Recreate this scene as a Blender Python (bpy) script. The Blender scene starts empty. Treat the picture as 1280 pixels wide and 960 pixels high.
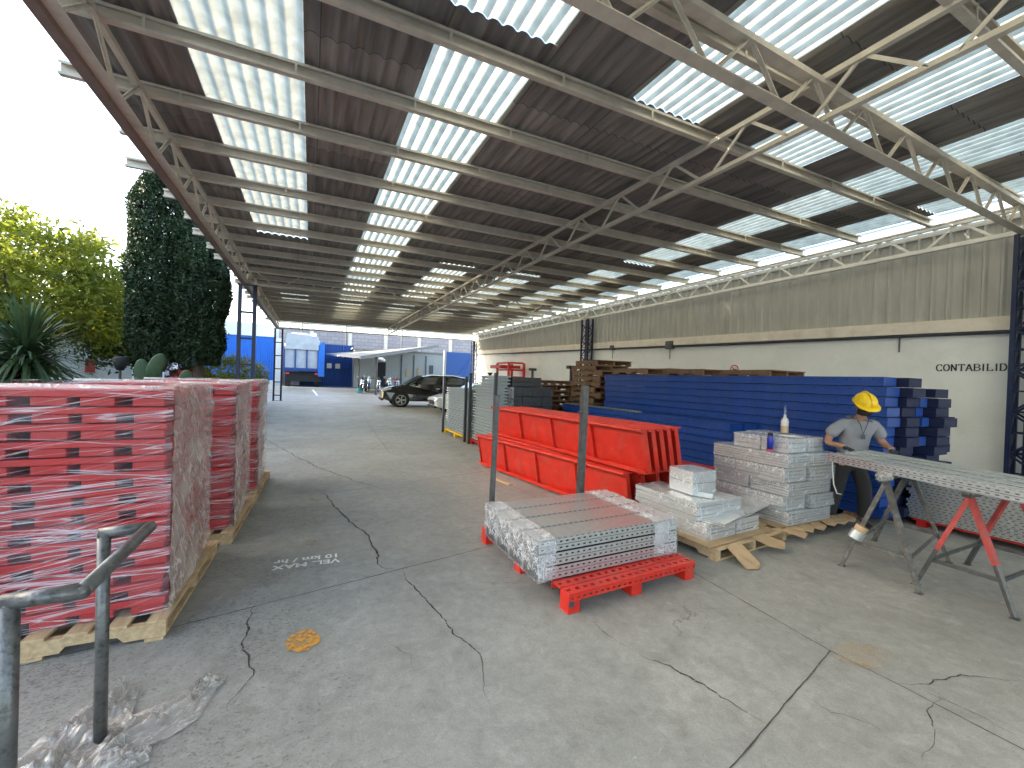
import bpy, bmesh, math, random
import numpy as np
from mathutils import Vector, Matrix, noise
R = math.radians
random.seed(7); np.random.seed(7)
scn = bpy.context.scene
col = scn.collection

# ---------------------------------------------------------------- camera, world, sun, exposure
cam_d = bpy.data.cameras.new('camera'); cam = bpy.data.objects.new('camera', cam_d); col.objects.link(cam)
F = Vector((0.43224063, 0.90170286, -0.00999983)); RT = Vector((0.90137372, -0.43170589, 0.03399175)); UP = Vector((-0.02633347, 0.0237062, 0.99937208))
m = Matrix((RT, UP, -F)).transposed().to_4x4(); m.translation = (0, 0, 1.8)
cam.matrix_world = m
cam_d.sensor_width = 36; cam_d.lens = 36*525.83/1280; cam_d.clip_start = 0.05; cam_d.clip_end = 600
scn.camera = cam
SUN_EL, SUN_AZ = 20, -75      # azimuth clockwise from +Y
w = bpy.data.worlds.new("World"); scn.world = w; w.use_nodes = True
nt = w.node_tree; bg = nt.nodes['Background']; sky = nt.nodes.new('ShaderNodeTexSky')
sky.sky_type = 'NISHITA'; sky.sun_disc = False; sky.sun_elevation = R(SUN_EL); sky.sun_rotation = R(SUN_AZ)
sky.air_density = 1.0; sky.dust_density = 3.0; sky.ozone_density = 1.0
nt.links.new(sky.outputs[0], bg.inputs[0]); bg.inputs[1].default_value = 0.15
sd = bpy.data.lights.new('sun', 'SUN'); sd.energy = 3.4; sd.angle = R(0.5); sd.color = (1, .93, .82)
sun = bpy.data.objects.new('sun', sd); col.objects.link(sun)
sv = Vector((math.sin(R(SUN_AZ))*math.cos(R(SUN_EL)), math.cos(R(SUN_AZ))*math.cos(R(SUN_EL)), math.sin(R(SUN_EL))))
sun.rotation_euler = sv.to_track_quat('Z', 'Y').to_euler(); sun.location = sv*60
vs = scn.view_settings; vs.view_transform = 'Standard'; vs.look = 'None'; vs.exposure = 2.85; vs.gamma = 1; vs.use_curve_mapping = False
vs.use_white_balance = True; vs.white_balance_temperature = 6900; vs.white_balance_tint = 7
scn.render.engine = 'CYCLES'
scn.cycles.max_bounces = 10; scn.cycles.diffuse_bounces = 5; scn.cycles.transparent_max_bounces = 16; scn.cycles.glossy_bounces = 4
scn.cycles.sample_clamp_indirect = 4
scn.cycles.use_denoising = True

# ---------------------------------------------------------------- materials
def mat(name, base, rough=.7, metal=0, var=.12, scale=6, bump=0, bscale=40, dirt=None, dirt_amt=.4, dscale=1.5, spec=.5, stretch=None, coat=0):
    m = bpy.data.materials.new(name); m.use_nodes = True; n = m.node_tree.nodes; l = m.node_tree.links
    b = n['Principled BSDF']; b.inputs['Roughness'].default_value = rough; b.inputs['Metallic'].default_value = metal
    b.inputs['Specular IOR Level'].default_value = spec; b.inputs['Coat Weight'].default_value = coat
    tc = n.new('ShaderNodeTexCoord'); mp = n.new('ShaderNodeMapping'); l.new(tc.outputs['Object'], mp.inputs[0])
    if stretch: mp.inputs['Scale'].default_value = stretch
    nz = n.new('ShaderNodeTexNoise'); nz.inputs['Scale'].default_value = scale; nz.inputs['Detail'].default_value = 6; nz.inputs['Roughness'].default_value = .6
    l.new(mp.outputs[0], nz.inputs['Vector'])
    mr = n.new('ShaderNodeMapRange'); l.new(nz.outputs[0], mr.inputs[0]); mr.inputs[1].default_value = .3; mr.inputs[2].default_value = .7
    mr.inputs[3].default_value = 1-var; mr.inputs[4].default_value = 1+var
    mx = n.new('ShaderNodeMix'); mx.data_type = 'RGBA'; mx.blend_type = 'MULTIPLY'; mx.inputs[0].default_value = 1
    mx.inputs[6].default_value = (*base, 1); l.new(mr.outputs[0], mx.inputs[7]); out = mx.outputs[2]
    if dirt:
        n2 = n.new('ShaderNodeTexNoise'); n2.inputs['Scale'].default_value = dscale; n2.inputs['Detail'].default_value = 10; n2.inputs['Roughness'].default_value = .7
        l.new(mp.outputs[0], n2.inputs['Vector'])
        m2 = n.new('ShaderNodeMapRange'); l.new(n2.outputs[0], m2.inputs[0]); m2.inputs[1].default_value = .5; m2.inputs[2].default_value = .75; m2.inputs[3].default_value = 0; m2.inputs[4].default_value = dirt_amt
        x2 = n.new('ShaderNodeMix'); x2.data_type = 'RGBA'; l.new(m2.outputs[0], x2.inputs[0]); l.new(out, x2.inputs[6]); x2.inputs[7].default_value = (*dirt, 1); out = x2.outputs[2]
    l.new(out, b.inputs['Base Color'])
    if bump:
        n3 = n.new('ShaderNodeTexNoise'); n3.inputs['Scale'].default_value = bscale; n3.inputs['Detail'].default_value = 4; l.new(mp.outputs[0], n3.inputs['Vector'])
        bp = n.new('ShaderNodeBump'); bp.inputs['Strength'].default_value = bump; bp.inputs['Distance'].default_value = .01; l.new(n3.outputs[0], bp.inputs['Height']); l.new(bp.outputs[0], b.inputs['Normal'])
    return m

M = {}
M['steel_cream'] = mat('cream_painted_steel', (.56, .51, .43), .5, var=.12, dirt=(.24, .20, .15), dirt_amt=.45, dscale=2)
M['steel_light'] = mat('pale_painted_steel', (.74, .72, .66), .5, dirt=(.4, .37, .3))
M['steel_brown'] = mat('brown_primer_steel', (.20, .14, .115), .6, dirt=(.3, .24, .2))
M['steel_blue'] = mat('navy_painted_steel', (.008, .016, .055), .45, dirt=(.08, .08, .1))
M['steel_blue2'] = mat('blue_painted_steel', (.02, .07, .26), .5)
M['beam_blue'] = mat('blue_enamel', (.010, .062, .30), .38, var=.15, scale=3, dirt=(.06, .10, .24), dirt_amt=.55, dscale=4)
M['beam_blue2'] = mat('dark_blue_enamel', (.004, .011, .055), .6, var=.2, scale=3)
M['red'] = mat('red_enamel', (.56, .022, .012), .42, var=.14, scale=5, dirt=(.50, .14, .09), dirt_amt=.5, dscale=6, spec=.45)
M['red_pallet'] = mat('red_pallet_enamel', (.40, .008, .009), .4, var=.2, scale=5)
M['galv'] = mat('galvanised_steel', (.56, .59, .595), .30, metal=.7, var=.13, scale=28, dirt=(.5, .53, .54), dirt_amt=.5, dscale=9)
M['galv_dull'] = mat('dull_galvanised_steel', (.36, .41, .43), .5, metal=.5, var=.12, scale=20)
M['dark_steel'] = mat('dark_steel', (.07, .075, .085), .5, metal=.4, var=.2)
M['grey_steel'] = mat('grey_bare_steel', (.10, .102, .105), .42, metal=.6, var=.25, scale=12, dirt=(.05, .045, .04), dirt_amt=.8, dscale=14)
M['pipe'] = mat('worn_grey_pipe_paint', (.15, .152, .15), .36, metal=.55, var=.22, scale=14, dirt=(.012, .011, .010), dirt_amt=1, dscale=24, bump=.25, bscale=60)
M['hole'] = mat('slot_shadow_steel', (.02, .022, .025), .8)
M['wood'] = mat('pale_pallet_wood', (.50, .36, .21), .8, var=.22, scale=3, stretch=(2, 12, 12), bump=.3, dirt=(.3, .2, .11), dirt_amt=.6, dscale=2)
M['wood_old'] = mat('aged_pallet_wood', (.27, .155, .09), .85, var=.3, scale=3, stretch=(3, 8, 8), bump=.3, dirt=(.12, .08, .05), dirt_amt=.6)
M['cardboard'] = mat('cardboard', (.42, .29, .17), .85, var=.12, dirt=(.28, .19, .11), dirt_amt=.5, dscale=4)
M['plaster'] = mat('white_wall_plaster', (.82, .82, .80), .85, var=.05, scale=1.2, dirt=(.66, .64, .60), dirt_amt=.5, dscale=1.1, bump=.5, bscale=22)
M['ledge'] = mat('painted_concrete_ledge', (.78, .70, .60), .8, var=.1, scale=2, dirt=(.4, .34, .27), dirt_amt=.5, dscale=3)
M['cladding'] = mat('grey_sheet_cladding', (.45, .44, .40), .6, var=.1, scale=1.5, stretch=(1, 3, .6), dirt=(.30, .28, .23), dirt_amt=.6, dscale=1.3)
M['facade'] = mat('facade_plaster', (.38, .37, .35), .85, dirt=(.3, .29, .27), dirt_amt=.5)
M['teal'] = mat('teal_wall_paint', (.03, .20, .19), .6)
M['white_paint'] = mat('white_paint', (.78, .78, .76), .6, var=.06, dirt=(.5, .5, .48), dirt_amt=.4)
M['black_rubber'] = mat('black_rubber', (.015, .015, .016), .75)
M['black_paint'] = mat('black_car_paint', (.006, .006, .008), .12, coat=1, var=.05)
M['white_car'] = mat('white_car_paint', (.72, .73, .73), .2, coat=.6, var=.03)
M['chrome'] = mat('chrome', (.75, .76, .78), .18, metal=1, var=.05)
M['glass_dark'] = mat('tinted_glass', (.03, .04, .045), .05, spec=.8)
M['light_lens'] = mat('headlight_lens', (.75, .77, .8), .1, spec=.8)
M['yellow_paint'] = mat('yellow_paint', (.80, .48, .02), .5)
M['hat'] = mat('yellow_hard_hat_plastic', (.88, .56, .01), .32, var=.05)
M['shirt'] = mat('grey_shirt_cloth', (.25, .25, .27), .9, var=.1, scale=9, bump=.5, bscale=14)
M['trousers'] = mat('dark_grey_trousers', (.022, .022, .025), .9, var=.15, bump=.5, bscale=14)
M['skin'] = mat('skin', (.38, .20, .13), .5, var=.06)
M['glove'] = mat('dark_work_glove', (.03, .03, .035), .8)
M['boot'] = mat('black_leather_boot', (.02, .018, .017), .5)
M['hair'] = mat('dark_hair', (.015, .012, .01), .7)
M['blue_wall'] = mat('bright_blue_sheet', (.015, .16, .62), .5, var=.06, scale=2)
M['blue_gate'] = mat('blue_gate_paint', (.02, .085, .30), .5, var=.12, dirt=(.02, .05, .15))
M['brick'] = None
M['tarp'] = mat('white_tarpaulin', (.48, .50, .54), .6, var=.12, scale=2, bump=.8, bscale=4)
M['awning'] = mat('pale_sheet_awning', (.24, .235, .225), .6, dirt=(.3, .26, .2))
M['sign_ink'] = mat('dark_letter_paint', (.05, .045, .04), .7)
M['sign_red'] = mat('sign_red', (.6, .05, .04), .6)
M['bark'] = mat('tree_bark', (.10, .075, .055), .95, var=.35, scale=10, bump=.8, bscale=20)
M['cactus'] = mat('cactus_skin', (.035, .075, .028), .6, var=.25, scale=20)
M['blue_plastic'] = mat('blue_plastic', (.012, .03, .32), .35)
M['clear_plastic'] = mat('milky_plastic_bottle', (.62, .60, .58), .3, var=.1)
M['straw'] = mat('tan_drink', (.50, .36, .25), .5)
M['soil'] = mat('garden_soil', (.10, .085, .05), .95, var=.3)
M['hedge_red'] = mat('red_flowers', (.55, .04, .06), .8)

def leaf_mat(name, c1, c2, trans=.35):
    m = bpy.data.materials.new(name); m.use_nodes = True; n = m.node_tree.nodes; l = m.node_tree.links
    b = n['Principled BSDF']; b.inputs['Roughness'].default_value = .6
    tc = n.new('ShaderNodeTexCoord'); nz = n.new('ShaderNodeTexNoise'); nz.inputs['Scale'].default_value = 1.3; nz.inputs['Detail'].default_value = 8; nz.inputs['Roughness'].default_value = .8
    l.new(tc.outputs['Object'], nz.inputs['Vector'])
    r = n.new('ShaderNodeValToRGB'); r.color_ramp.elements[0].position = .35; r.color_ramp.elements[1].position = .65
    r.color_ramp.elements[0].color = (*c1, 1); r.color_ramp.elements[1].color = (*c2, 1); l.new(nz.outputs[0], r.inputs[0]); l.new(r.outputs[0], b.inputs['Base Color'])
    t = n.new('ShaderNodeBsdfTranslucent'); l.new(r.outputs[0], t.inputs[0]); ms = n.new('ShaderNodeMixShader'); ms.inputs[0].default_value = trans
    l.new(b.outputs[0], ms.inputs[1]); l.new(t.outputs[0], ms.inputs[2]); l.new(ms.outputs[0], n['Material Output'].inputs[0])
    return m
M['cypress'] = leaf_mat('cypress_foliage', (.012, .028, .011), (.036, .066, .022), .1)
M['leaf_yellow'] = leaf_mat('yellow_green_leaves', (.09, .13, .018), (.36, .37, .035), .5)
M['leaf_green'] = leaf_mat('green_leaves', (.03, .06, .012), (.09, .13, .03), .35)
M['yucca'] = leaf_mat('sword_leaves', (.025, .06, .022), (.08, .14, .06), .15)

def concrete():
    m = bpy.data.materials.new('worn_concrete'); m.use_nodes = True; n = m.node_tree.nodes; l = m.node_tree.links
    b = n['Principled BSDF']; tc = n.new('ShaderNodeTexCoord')
    def nz(s, d, r=.6, vec=None, dist=0):
        x = n.new('ShaderNodeTexNoise'); x.inputs['Scale'].default_value = s; x.inputs['Detail'].default_value = d; x.inputs['Roughness'].default_value = r; x.inputs['Distortion'].default_value = dist
        l.new(vec or tc.outputs['Object'], x.inputs['Vector']); return x.outputs[0]
    def rng(v, a, b_, c, d):
        x = n.new('ShaderNodeMapRange'); l.new(v, x.inputs[0]); x.inputs[1].default_value = a; x.inputs[2].default_value = b_; x.inputs[3].default_value = c; x.inputs[4].default_value = d; return x.outputs[0]
    def mix(f, a, bb, mode='MIX'):
        x = n.new('ShaderNodeMix'); x.data_type = 'RGBA'; x.blend_type = mode
        if isinstance(f, float): x.inputs[0].default_value = f
        else: l.new(f, x.inputs[0])
        for s, v in ((6, a), (7, bb)):
            if isinstance(v, tuple): x.inputs[s].default_value = (*v, 1)
            else: l.new(v, x.inputs[s])
        return x.outputs[2]
    c = mix(rng(nz(.45, 5), .35, .65, 0, 1), (.235, .237, .222), (.32, .32, .302))
    c = mix(rng(nz(3.2, 8, .7, dist=.8), .45, .72, 0, .55), c, (.18, .178, .165))
    c = mix(rng(nz(1.6, 8, .75, dist=1.5), .56, .72, 0, .5), c, (.40, .398, .38))
    c = mix(1.0, c, rng(nz(11, 6, .75, None, .6), .3, .7, .82, 1.16), 'MULTIPLY')
    c = mix(rng(nz(7, 3, .5, None, 2.0), .70, .78, 0, .6), c, (.46, .455, .44))
    # small dark pitting, denser on the left
    sx = n.new('ShaderNodeSeparateXYZ'); l.new(tc.outputs['Object'], sx.inputs[0])
    mp = n.new('ShaderNodeMapping'); mp.inputs['Scale'].default_value = (1, 1.6, 1); mp.inputs['Rotation'].default_value = (0, 0, .5); l.new(tc.outputs['Object'], mp.inputs[0])
    sp = nz(34, 7, .7, mp.outputs[0], 1.0)
    reg = nz(1.1, 3)
    left = rng(sx.outputs['X'], 1.2, -.2, 0, .16)
    a1 = n.new('ShaderNodeMath'); a1.operation = 'ADD'; l.new(sp, a1.inputs[0]); l.new(left, a1.inputs[1])
    a2 = n.new('ShaderNodeMath'); a2.operation = 'MULTIPLY_ADD'; l.new(reg, a2.inputs[0]); a2.inputs[1].default_value = .35; l.new(a1.outputs[0], a2.inputs[2])
    c = mix(rng(a2.outputs[0], .875, .94, 0, .7), c, (.11, .105, .10))
    c = mix(1.0, c, rng(nz(90, 3), .3, .7, .86, 1.12), 'MULTIPLY')
    vo = n.new('ShaderNodeTexVoronoi'); vo.feature = 'DISTANCE_TO_EDGE'; vo.inputs['Scale'].default_value = 1.1
    wv = n.new('ShaderNodeTexNoise'); wv.inputs['Scale'].default_value = 2.2; wv.inputs['Detail'].default_value = 8; wv.inputs['Roughness'].default_value = .7; l.new(tc.outputs['Object'], wv.inputs['Vector'])
    wm = n.new('ShaderNodeVectorMath'); wm.operation = 'MULTIPLY_ADD'; l.new(wv.outputs[1], wm.inputs[0]); wm.inputs[1].default_value = (.9, .9, 0); l.new(tc.outputs['Object'], wm.inputs[2]); l.new(wm.outputs[0], vo.inputs['Vector'])
    ln = rng(vo.outputs['Distance'], .002, .007, 1, 0); mk = rng(nz(.7, 4), .52, .62, 0, .75)
    mm = n.new('ShaderNodeMath'); mm.operation = 'MULTIPLY'; l.new(ln, mm.inputs[0]); l.new(mk, mm.inputs[1]); c = mix(mm.outputs[0], c, (.10, .095, .088))
    # dusty smears dragged along the yard and oily spots
    mp2 = n.new('ShaderNodeMapping'); mp2.inputs['Scale'].default_value = (2.2, .35, 1); mp2.inputs['Rotation'].default_value = (0, 0, .12); l.new(tc.outputs['Object'], mp2.inputs[0])
    c = mix(rng(nz(1.6, 7, .7, mp2.outputs[0], .5), .52, .72, 0, .4), c, (.20, .195, .185))
    c = mix(rng(nz(2.7, 4, .5, None, .3), .68, .78, 0, .5), c, (.13, .122, .11))
    l.new(c, b.inputs['Base Color'])
    l.new(rng(nz(1.8, 6), .3, .7, .42, .7), b.inputs['Roughness']); b.inputs['Specular IOR Level'].default_value = .4
    bp = n.new('ShaderNodeBump'); bp.inputs['Strength'].default_value = .35; bp.inputs['Distance'].default_value = .008; l.new(nz(30, 8, .7), bp.inputs['Height']); l.new(bp.outputs[0], b.inputs['Normal'])
    return m
M['concrete'] = concrete()
def crackmat(name, c, hard=.5, lo=.45, hi=.55, scale=9):
    m = bpy.data.materials.new(name); m.use_nodes = True; n = m.node_tree.nodes; l = m.node_tree.links
    b = n['Principled BSDF']; b.inputs['Base Color'].default_value = (*c, 1); b.inputs['Roughness'].default_value = .9
    tc = n.new('ShaderNodeTexCoord'); nz = n.new('ShaderNodeTexNoise'); nz.inputs['Scale'].default_value = scale; nz.inputs['Detail'].default_value = 8; nz.inputs['Roughness'].default_value = .75
    l.new(tc.outputs['Object'], nz.inputs['Vector']); mr = n.new('ShaderNodeMapRange'); l.new(nz.outputs[0], mr.inputs[0]); mr.inputs[1].default_value = lo; mr.inputs[2].default_value = hi; mr.inputs[3].default_value = 0; mr.inputs[4].default_value = hard
    l.new(mr.outputs[0], b.inputs['Alpha']); return m
M['crack'] = crackmat('floor_crack_dirt', (.045, .042, .038), .9, .36, .5, 30)
M['joint'] = crackmat('floor_joint_dirt', (.06, .056, .05), .9, .3, .45, 12)
M['orange'] = crackmat('orange_floor_paint', (.62, .30, .05), .9, .38, .52, 28)
M['tan'] = crackmat('tan_floor_stain', (.46, .34, .2), .5, .42, .62, 7)
M['marking'] = crackmat('worn_white_floor_paint', (.80, .80, .78), .95, .30, .46, 40)

M['wall_ink'] = crackmat('weathered_letter_paint', (.05, .045, .04), .97, .28, .42, 40); M['oil'] = crackmat('oil_stain', (.10, .095, .085), .45, .42, .62, 8); M['dust'] = crackmat('pale_dust_patch', (.50, .49, .46), .28, .48, .70, 6)
def roofmat():
    m = bpy.data.materials.new('aged_corrugated_roofing'); m.use_nodes = True; n = m.node_tree.nodes; l = m.node_tree.links
    b = n['Principled BSDF']; b.inputs['Roughness'].default_value = .75
    tc = n.new('ShaderNodeTexCoord'); mp = n.new('ShaderNodeMapping'); mp.inputs['Scale'].default_value = (6, .5, 1); l.new(tc.outputs['Object'], mp.inputs[0])
    nz = n.new('ShaderNodeTexNoise'); nz.inputs['Scale'].default_value = 2; nz.inputs['Detail'].default_value = 6; l.new(mp.outputs[0], nz.inputs['Vector'])
    r = n.new('ShaderNodeValToRGB'); r.color_ramp.elements[0].position = .3; r.color_ramp.elements[1].position = .7; r.color_ramp.elements[0].color = (.135, .125, .115, 1); r.color_ramp.elements[1].color = (.28, .262, .243, 1)
    l.new(nz.outputs[0], r.inputs[0])
    n2 = n.new('ShaderNodeTexBrick'); mp2 = n.new('ShaderNodeMapping'); mp2.inputs['Rotation'].default_value = (0, 0, 0); l.new(tc.outputs['Object'], mp2.inputs[0]); l.new(mp2.outputs[0], n2.inputs['Vector'])
    n2.inputs['Scale'].default_value = 1; n2.inputs['Brick Width'].default_value = 1.1; n2.inputs['Row Height'].default_value = 2.36; n2.inputs['Mortar Size'].default_value = .006; n2.offset = 0
    n2.inputs['Color1'].default_value = (.8, .8, .8, 1); n2.inputs['Color2'].default_value = (1.35, 1.32, 1.28, 1); n2.inputs['Mortar'].default_value = (.35, .35, .35, 1)
    mm = n.new('ShaderNodeMix'); mm.data_type = 'RGBA'; mm.blend_type = 'MULTIPLY'; mm.inputs[0].default_value = 1; l.new(r.outputs[0], mm.inputs[6]); l.new(n2.outputs[0], mm.inputs[7]); l.new(mm.outputs[2], b.inputs['Base Color']); return m
M['roof'] = roofmat()
def skymat():
    m = bpy.data.materials.new('translucent_roof_panel'); m.use_nodes = True; n = m.node_tree.nodes; l = m.node_tree.links
    n.remove(n['Principled BSDF']); tc = n.new('ShaderNodeTexCoord')
    nz = n.new('ShaderNodeTexNoise'); nz.inputs['Scale'].default_value = 5; nz.inputs['Detail'].default_value = 6; l.new(tc.outputs['Object'], nz.inputs['Vector'])
    r = n.new('ShaderNodeValToRGB'); r.color_ramp.elements[0].position = .35; r.color_ramp.elements[1].position = .65; r.color_ramp.elements[0].color = (.33, .325, .28, 1); r.color_ramp.elements[1].color = (.49, .48, .415, 1)
    l.new(nz.outputs[0], r.inputs[0])
    oi = n.new('ShaderNodeObjectInfo'); r2 = n.new('ShaderNodeValToRGB'); r2.color_ramp.elements[0].color = (.87, .90, .87, 1); r2.color_ramp.elements[1].color = (1, .99, .93, 1); l.new(oi.outputs['Random'], r2.inputs[0])
    mm = n.new('ShaderNodeMix'); mm.data_type = 'RGBA'; mm.blend_type = 'MULTIPLY'; mm.inputs[0].default_value = 1; l.new(r.outputs[0], mm.inputs[6]); l.new(r2.outputs[0], mm.inputs[7])
    t = n.new('ShaderNodeBsdfTranslucent'); l.new(mm.outputs[2], t.inputs[0])
    d = n.new('ShaderNodeBsdfDiffuse'); d.inputs[0].default_value = (.4, .45, .4, 1); ms = n.new('ShaderNodeMixShader'); ms.inputs[0].default_value = .22; l.new(t.outputs[0], ms.inputs[1]); l.new(d.outputs[0], ms.inputs[2])
    l.new(ms.outputs[0], n['Material Output'].inputs[0]); return m
M['skylight'] = skymat()
M['gap_diffuser'] = skymat(); M['gap_diffuser'].name = 'sun_diffusing_gap_sheet'  # whiter panel for the added sun-diffusing strip beside the wall
for e_, c_ in zip(M['gap_diffuser'].node_tree.nodes['Color Ramp'].color_ramp.elements, ((.5, .51, .52, 1), (.56, .57, .58, 1))): e_.color = c_
def film(name, layers, base, amt, soft, col_=(.9, .9, .92), bump=.5, rough=.18):
    """stretch film: nearly clear, with whitish creases that follow the contours of stretched noise; layers = (scale, stretch, rotation, width)"""
    m = bpy.data.materials.new(name); m.use_nodes = True; n = m.node_tree.nodes; l = m.node_tree.links
    b = n['Principled BSDF']; b.inputs['Base Color'].default_value = (*col_, 1); b.inputs['Roughness'].default_value = rough; b.inputs['Specular IOR Level'].default_value = .9
    tc = n.new('ShaderNodeTexCoord'); acc = None
    def math_(op, x, y=None, z=None):
        k = n.new('ShaderNodeMath'); k.operation = op
        for i, v in enumerate((x, y, z)):
            if v is None: continue
            if isinstance(v, (int, float)): k.inputs[i].default_value = v
            else: l.new(v, k.inputs[i])
        return k.outputs[0]
    for sc_, st, rot, wd in layers:
        mp = n.new('ShaderNodeMapping'); mp.vector_type = 'TEXTURE'; mp.inputs['Scale'].default_value = [1/q for q in st]; mp.inputs['Rotation'].default_value = rot; l.new(tc.outputs['Object'], mp.inputs[0])
        nz = n.new('ShaderNodeTexNoise'); nz.inputs['Scale'].default_value = sc_; nz.inputs['Detail'].default_value = 4; nz.inputs['Roughness'].default_value = .5; nz.inputs['Distortion'].default_value = .4; l.new(mp.outputs[0], nz.inputs['Vector'])
        d = math_('ABSOLUTE', math_('SUBTRACT', nz.outputs[0], .5)); mr = n.new('ShaderNodeMapRange'); l.new(d, mr.inputs[0]); mr.inputs[1].default_value = 0; mr.inputs[2].default_value = wd; mr.inputs[3].default_value = 1; mr.inputs[4].default_value = 0
        v = math_('POWER', mr.outputs[0], 1.6); acc = v if acc is None else math_('MAXIMUM', acc, v)
    bg_ = n.new('ShaderNodeTexNoise'); bg_.inputs['Scale'].default_value = 2.5; bg_.inputs['Detail'].default_value = 4; l.new(tc.outputs['Object'], bg_.inputs['Vector'])
    sf = n.new('ShaderNodeMapRange'); l.new(bg_.outputs[0], sf.inputs[0]); sf.inputs[1].default_value = .35; sf.inputs[2].default_value = .68; sf.inputs[3].default_value = 0; sf.inputs[4].default_value = soft
    al = math_('ADD', math_('ADD', math_('MULTIPLY', acc, amt), sf.outputs[0]), base); al = math_('MINIMUM', al, .97); l.new(al, b.inputs['Alpha'])
    bp = n.new('ShaderNodeBump'); bp.inputs['Strength'].default_value = bump; bp.inputs['Distance'].default_value = .015; l.new(acc, bp.inputs['Height']); l.new(bp.outputs[0], b.inputs['Normal'])
    return m
M['film_clear'] = film('clear_stretch_film', [(1.6, (.16, 1, 7), (0, -.10, 0), .016), (1.9, (.12, 1, 8), (0, -.24, 0), .010), (1.2, (.2, 1, 5), (0, .06, 0), .010)], .012, .60, .08, (.84, .80, .88), .5)
M['film_milky'] = film('milky_stretch_film', [(2.2, (1, .45, 2.0), (-.7, 0, 0), .03), (3.5, (1, .4, 2), (-1.0, 0, 0), .022), (2, (1, 1, 1), (0, 0, 0), .015)], .28, .5, .34, (.84, .80, .76), .8, .12)
M['film_box'] = film('thin_wrap_film', [(3, (1, 1, 1.6), (.4, .3, 0), .012), (4, (1, 1, 1), (0, 0, .5), .008)], .02, .5, .16, (.86, .88, .92), .25, .10)
M['film_end'] = film('thick_crinkled_film', [(5, (1, 1, 1.4), (.5, .2, 0), .03), (9, (1, 1, 1), (0, .3, .5), .02)], .10, .65, .35, (.84, .86, .9), .6, .12)
M['film_floor'] = film('loose_film', [(4, (1, 2.2, 1), (0, 0, .6), .03), (8, (1, 2, 1), (0, 0, .2), .02)], .25, .5, .35, (.60, .56, .52), .4, .15)
M['galv_pack'] = mat('bright_galvanised_plate', (.70, .73, .75), .26, metal=.65, var=.10, scale=5, stretch=(1, 1, 14))
def brickmat():
    m = bpy.data.materials.new('pale_block_wall'); m.use_nodes = True; n = m.node_tree.nodes; l = m.node_tree.links
    b = n['Principled BSDF']; b.inputs['Roughness'].default_value = .9; tc = n.new('ShaderNodeTexCoord')
    mp = n.new('ShaderNodeMapping'); mp.inputs['Rotation'].default_value = (R(90), 0, 0); l.new(tc.outputs['Object'], mp.inputs[0])
    k = n.new('ShaderNodeTexBrick'); l.new(mp.outputs[0], k.inputs['Vector']); k.inputs['Scale'].default_value = 1; k.inputs['Brick Width'].default_value = .8; k.inputs['Row Height'].default_value = .4; k.inputs['Mortar Size'].default_value = .03
    k.inputs['Color1'].default_value = (.34, .31, .33, 1); k.inputs['Color2'].default_value = (.40, .36, .37, 1); k.inputs['Mortar'].default_value = (.25, .23, .24, 1)
    l.new(k.outputs[0], b.inputs['Base Color']); return m
M['brick'] = brickmat()

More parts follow.
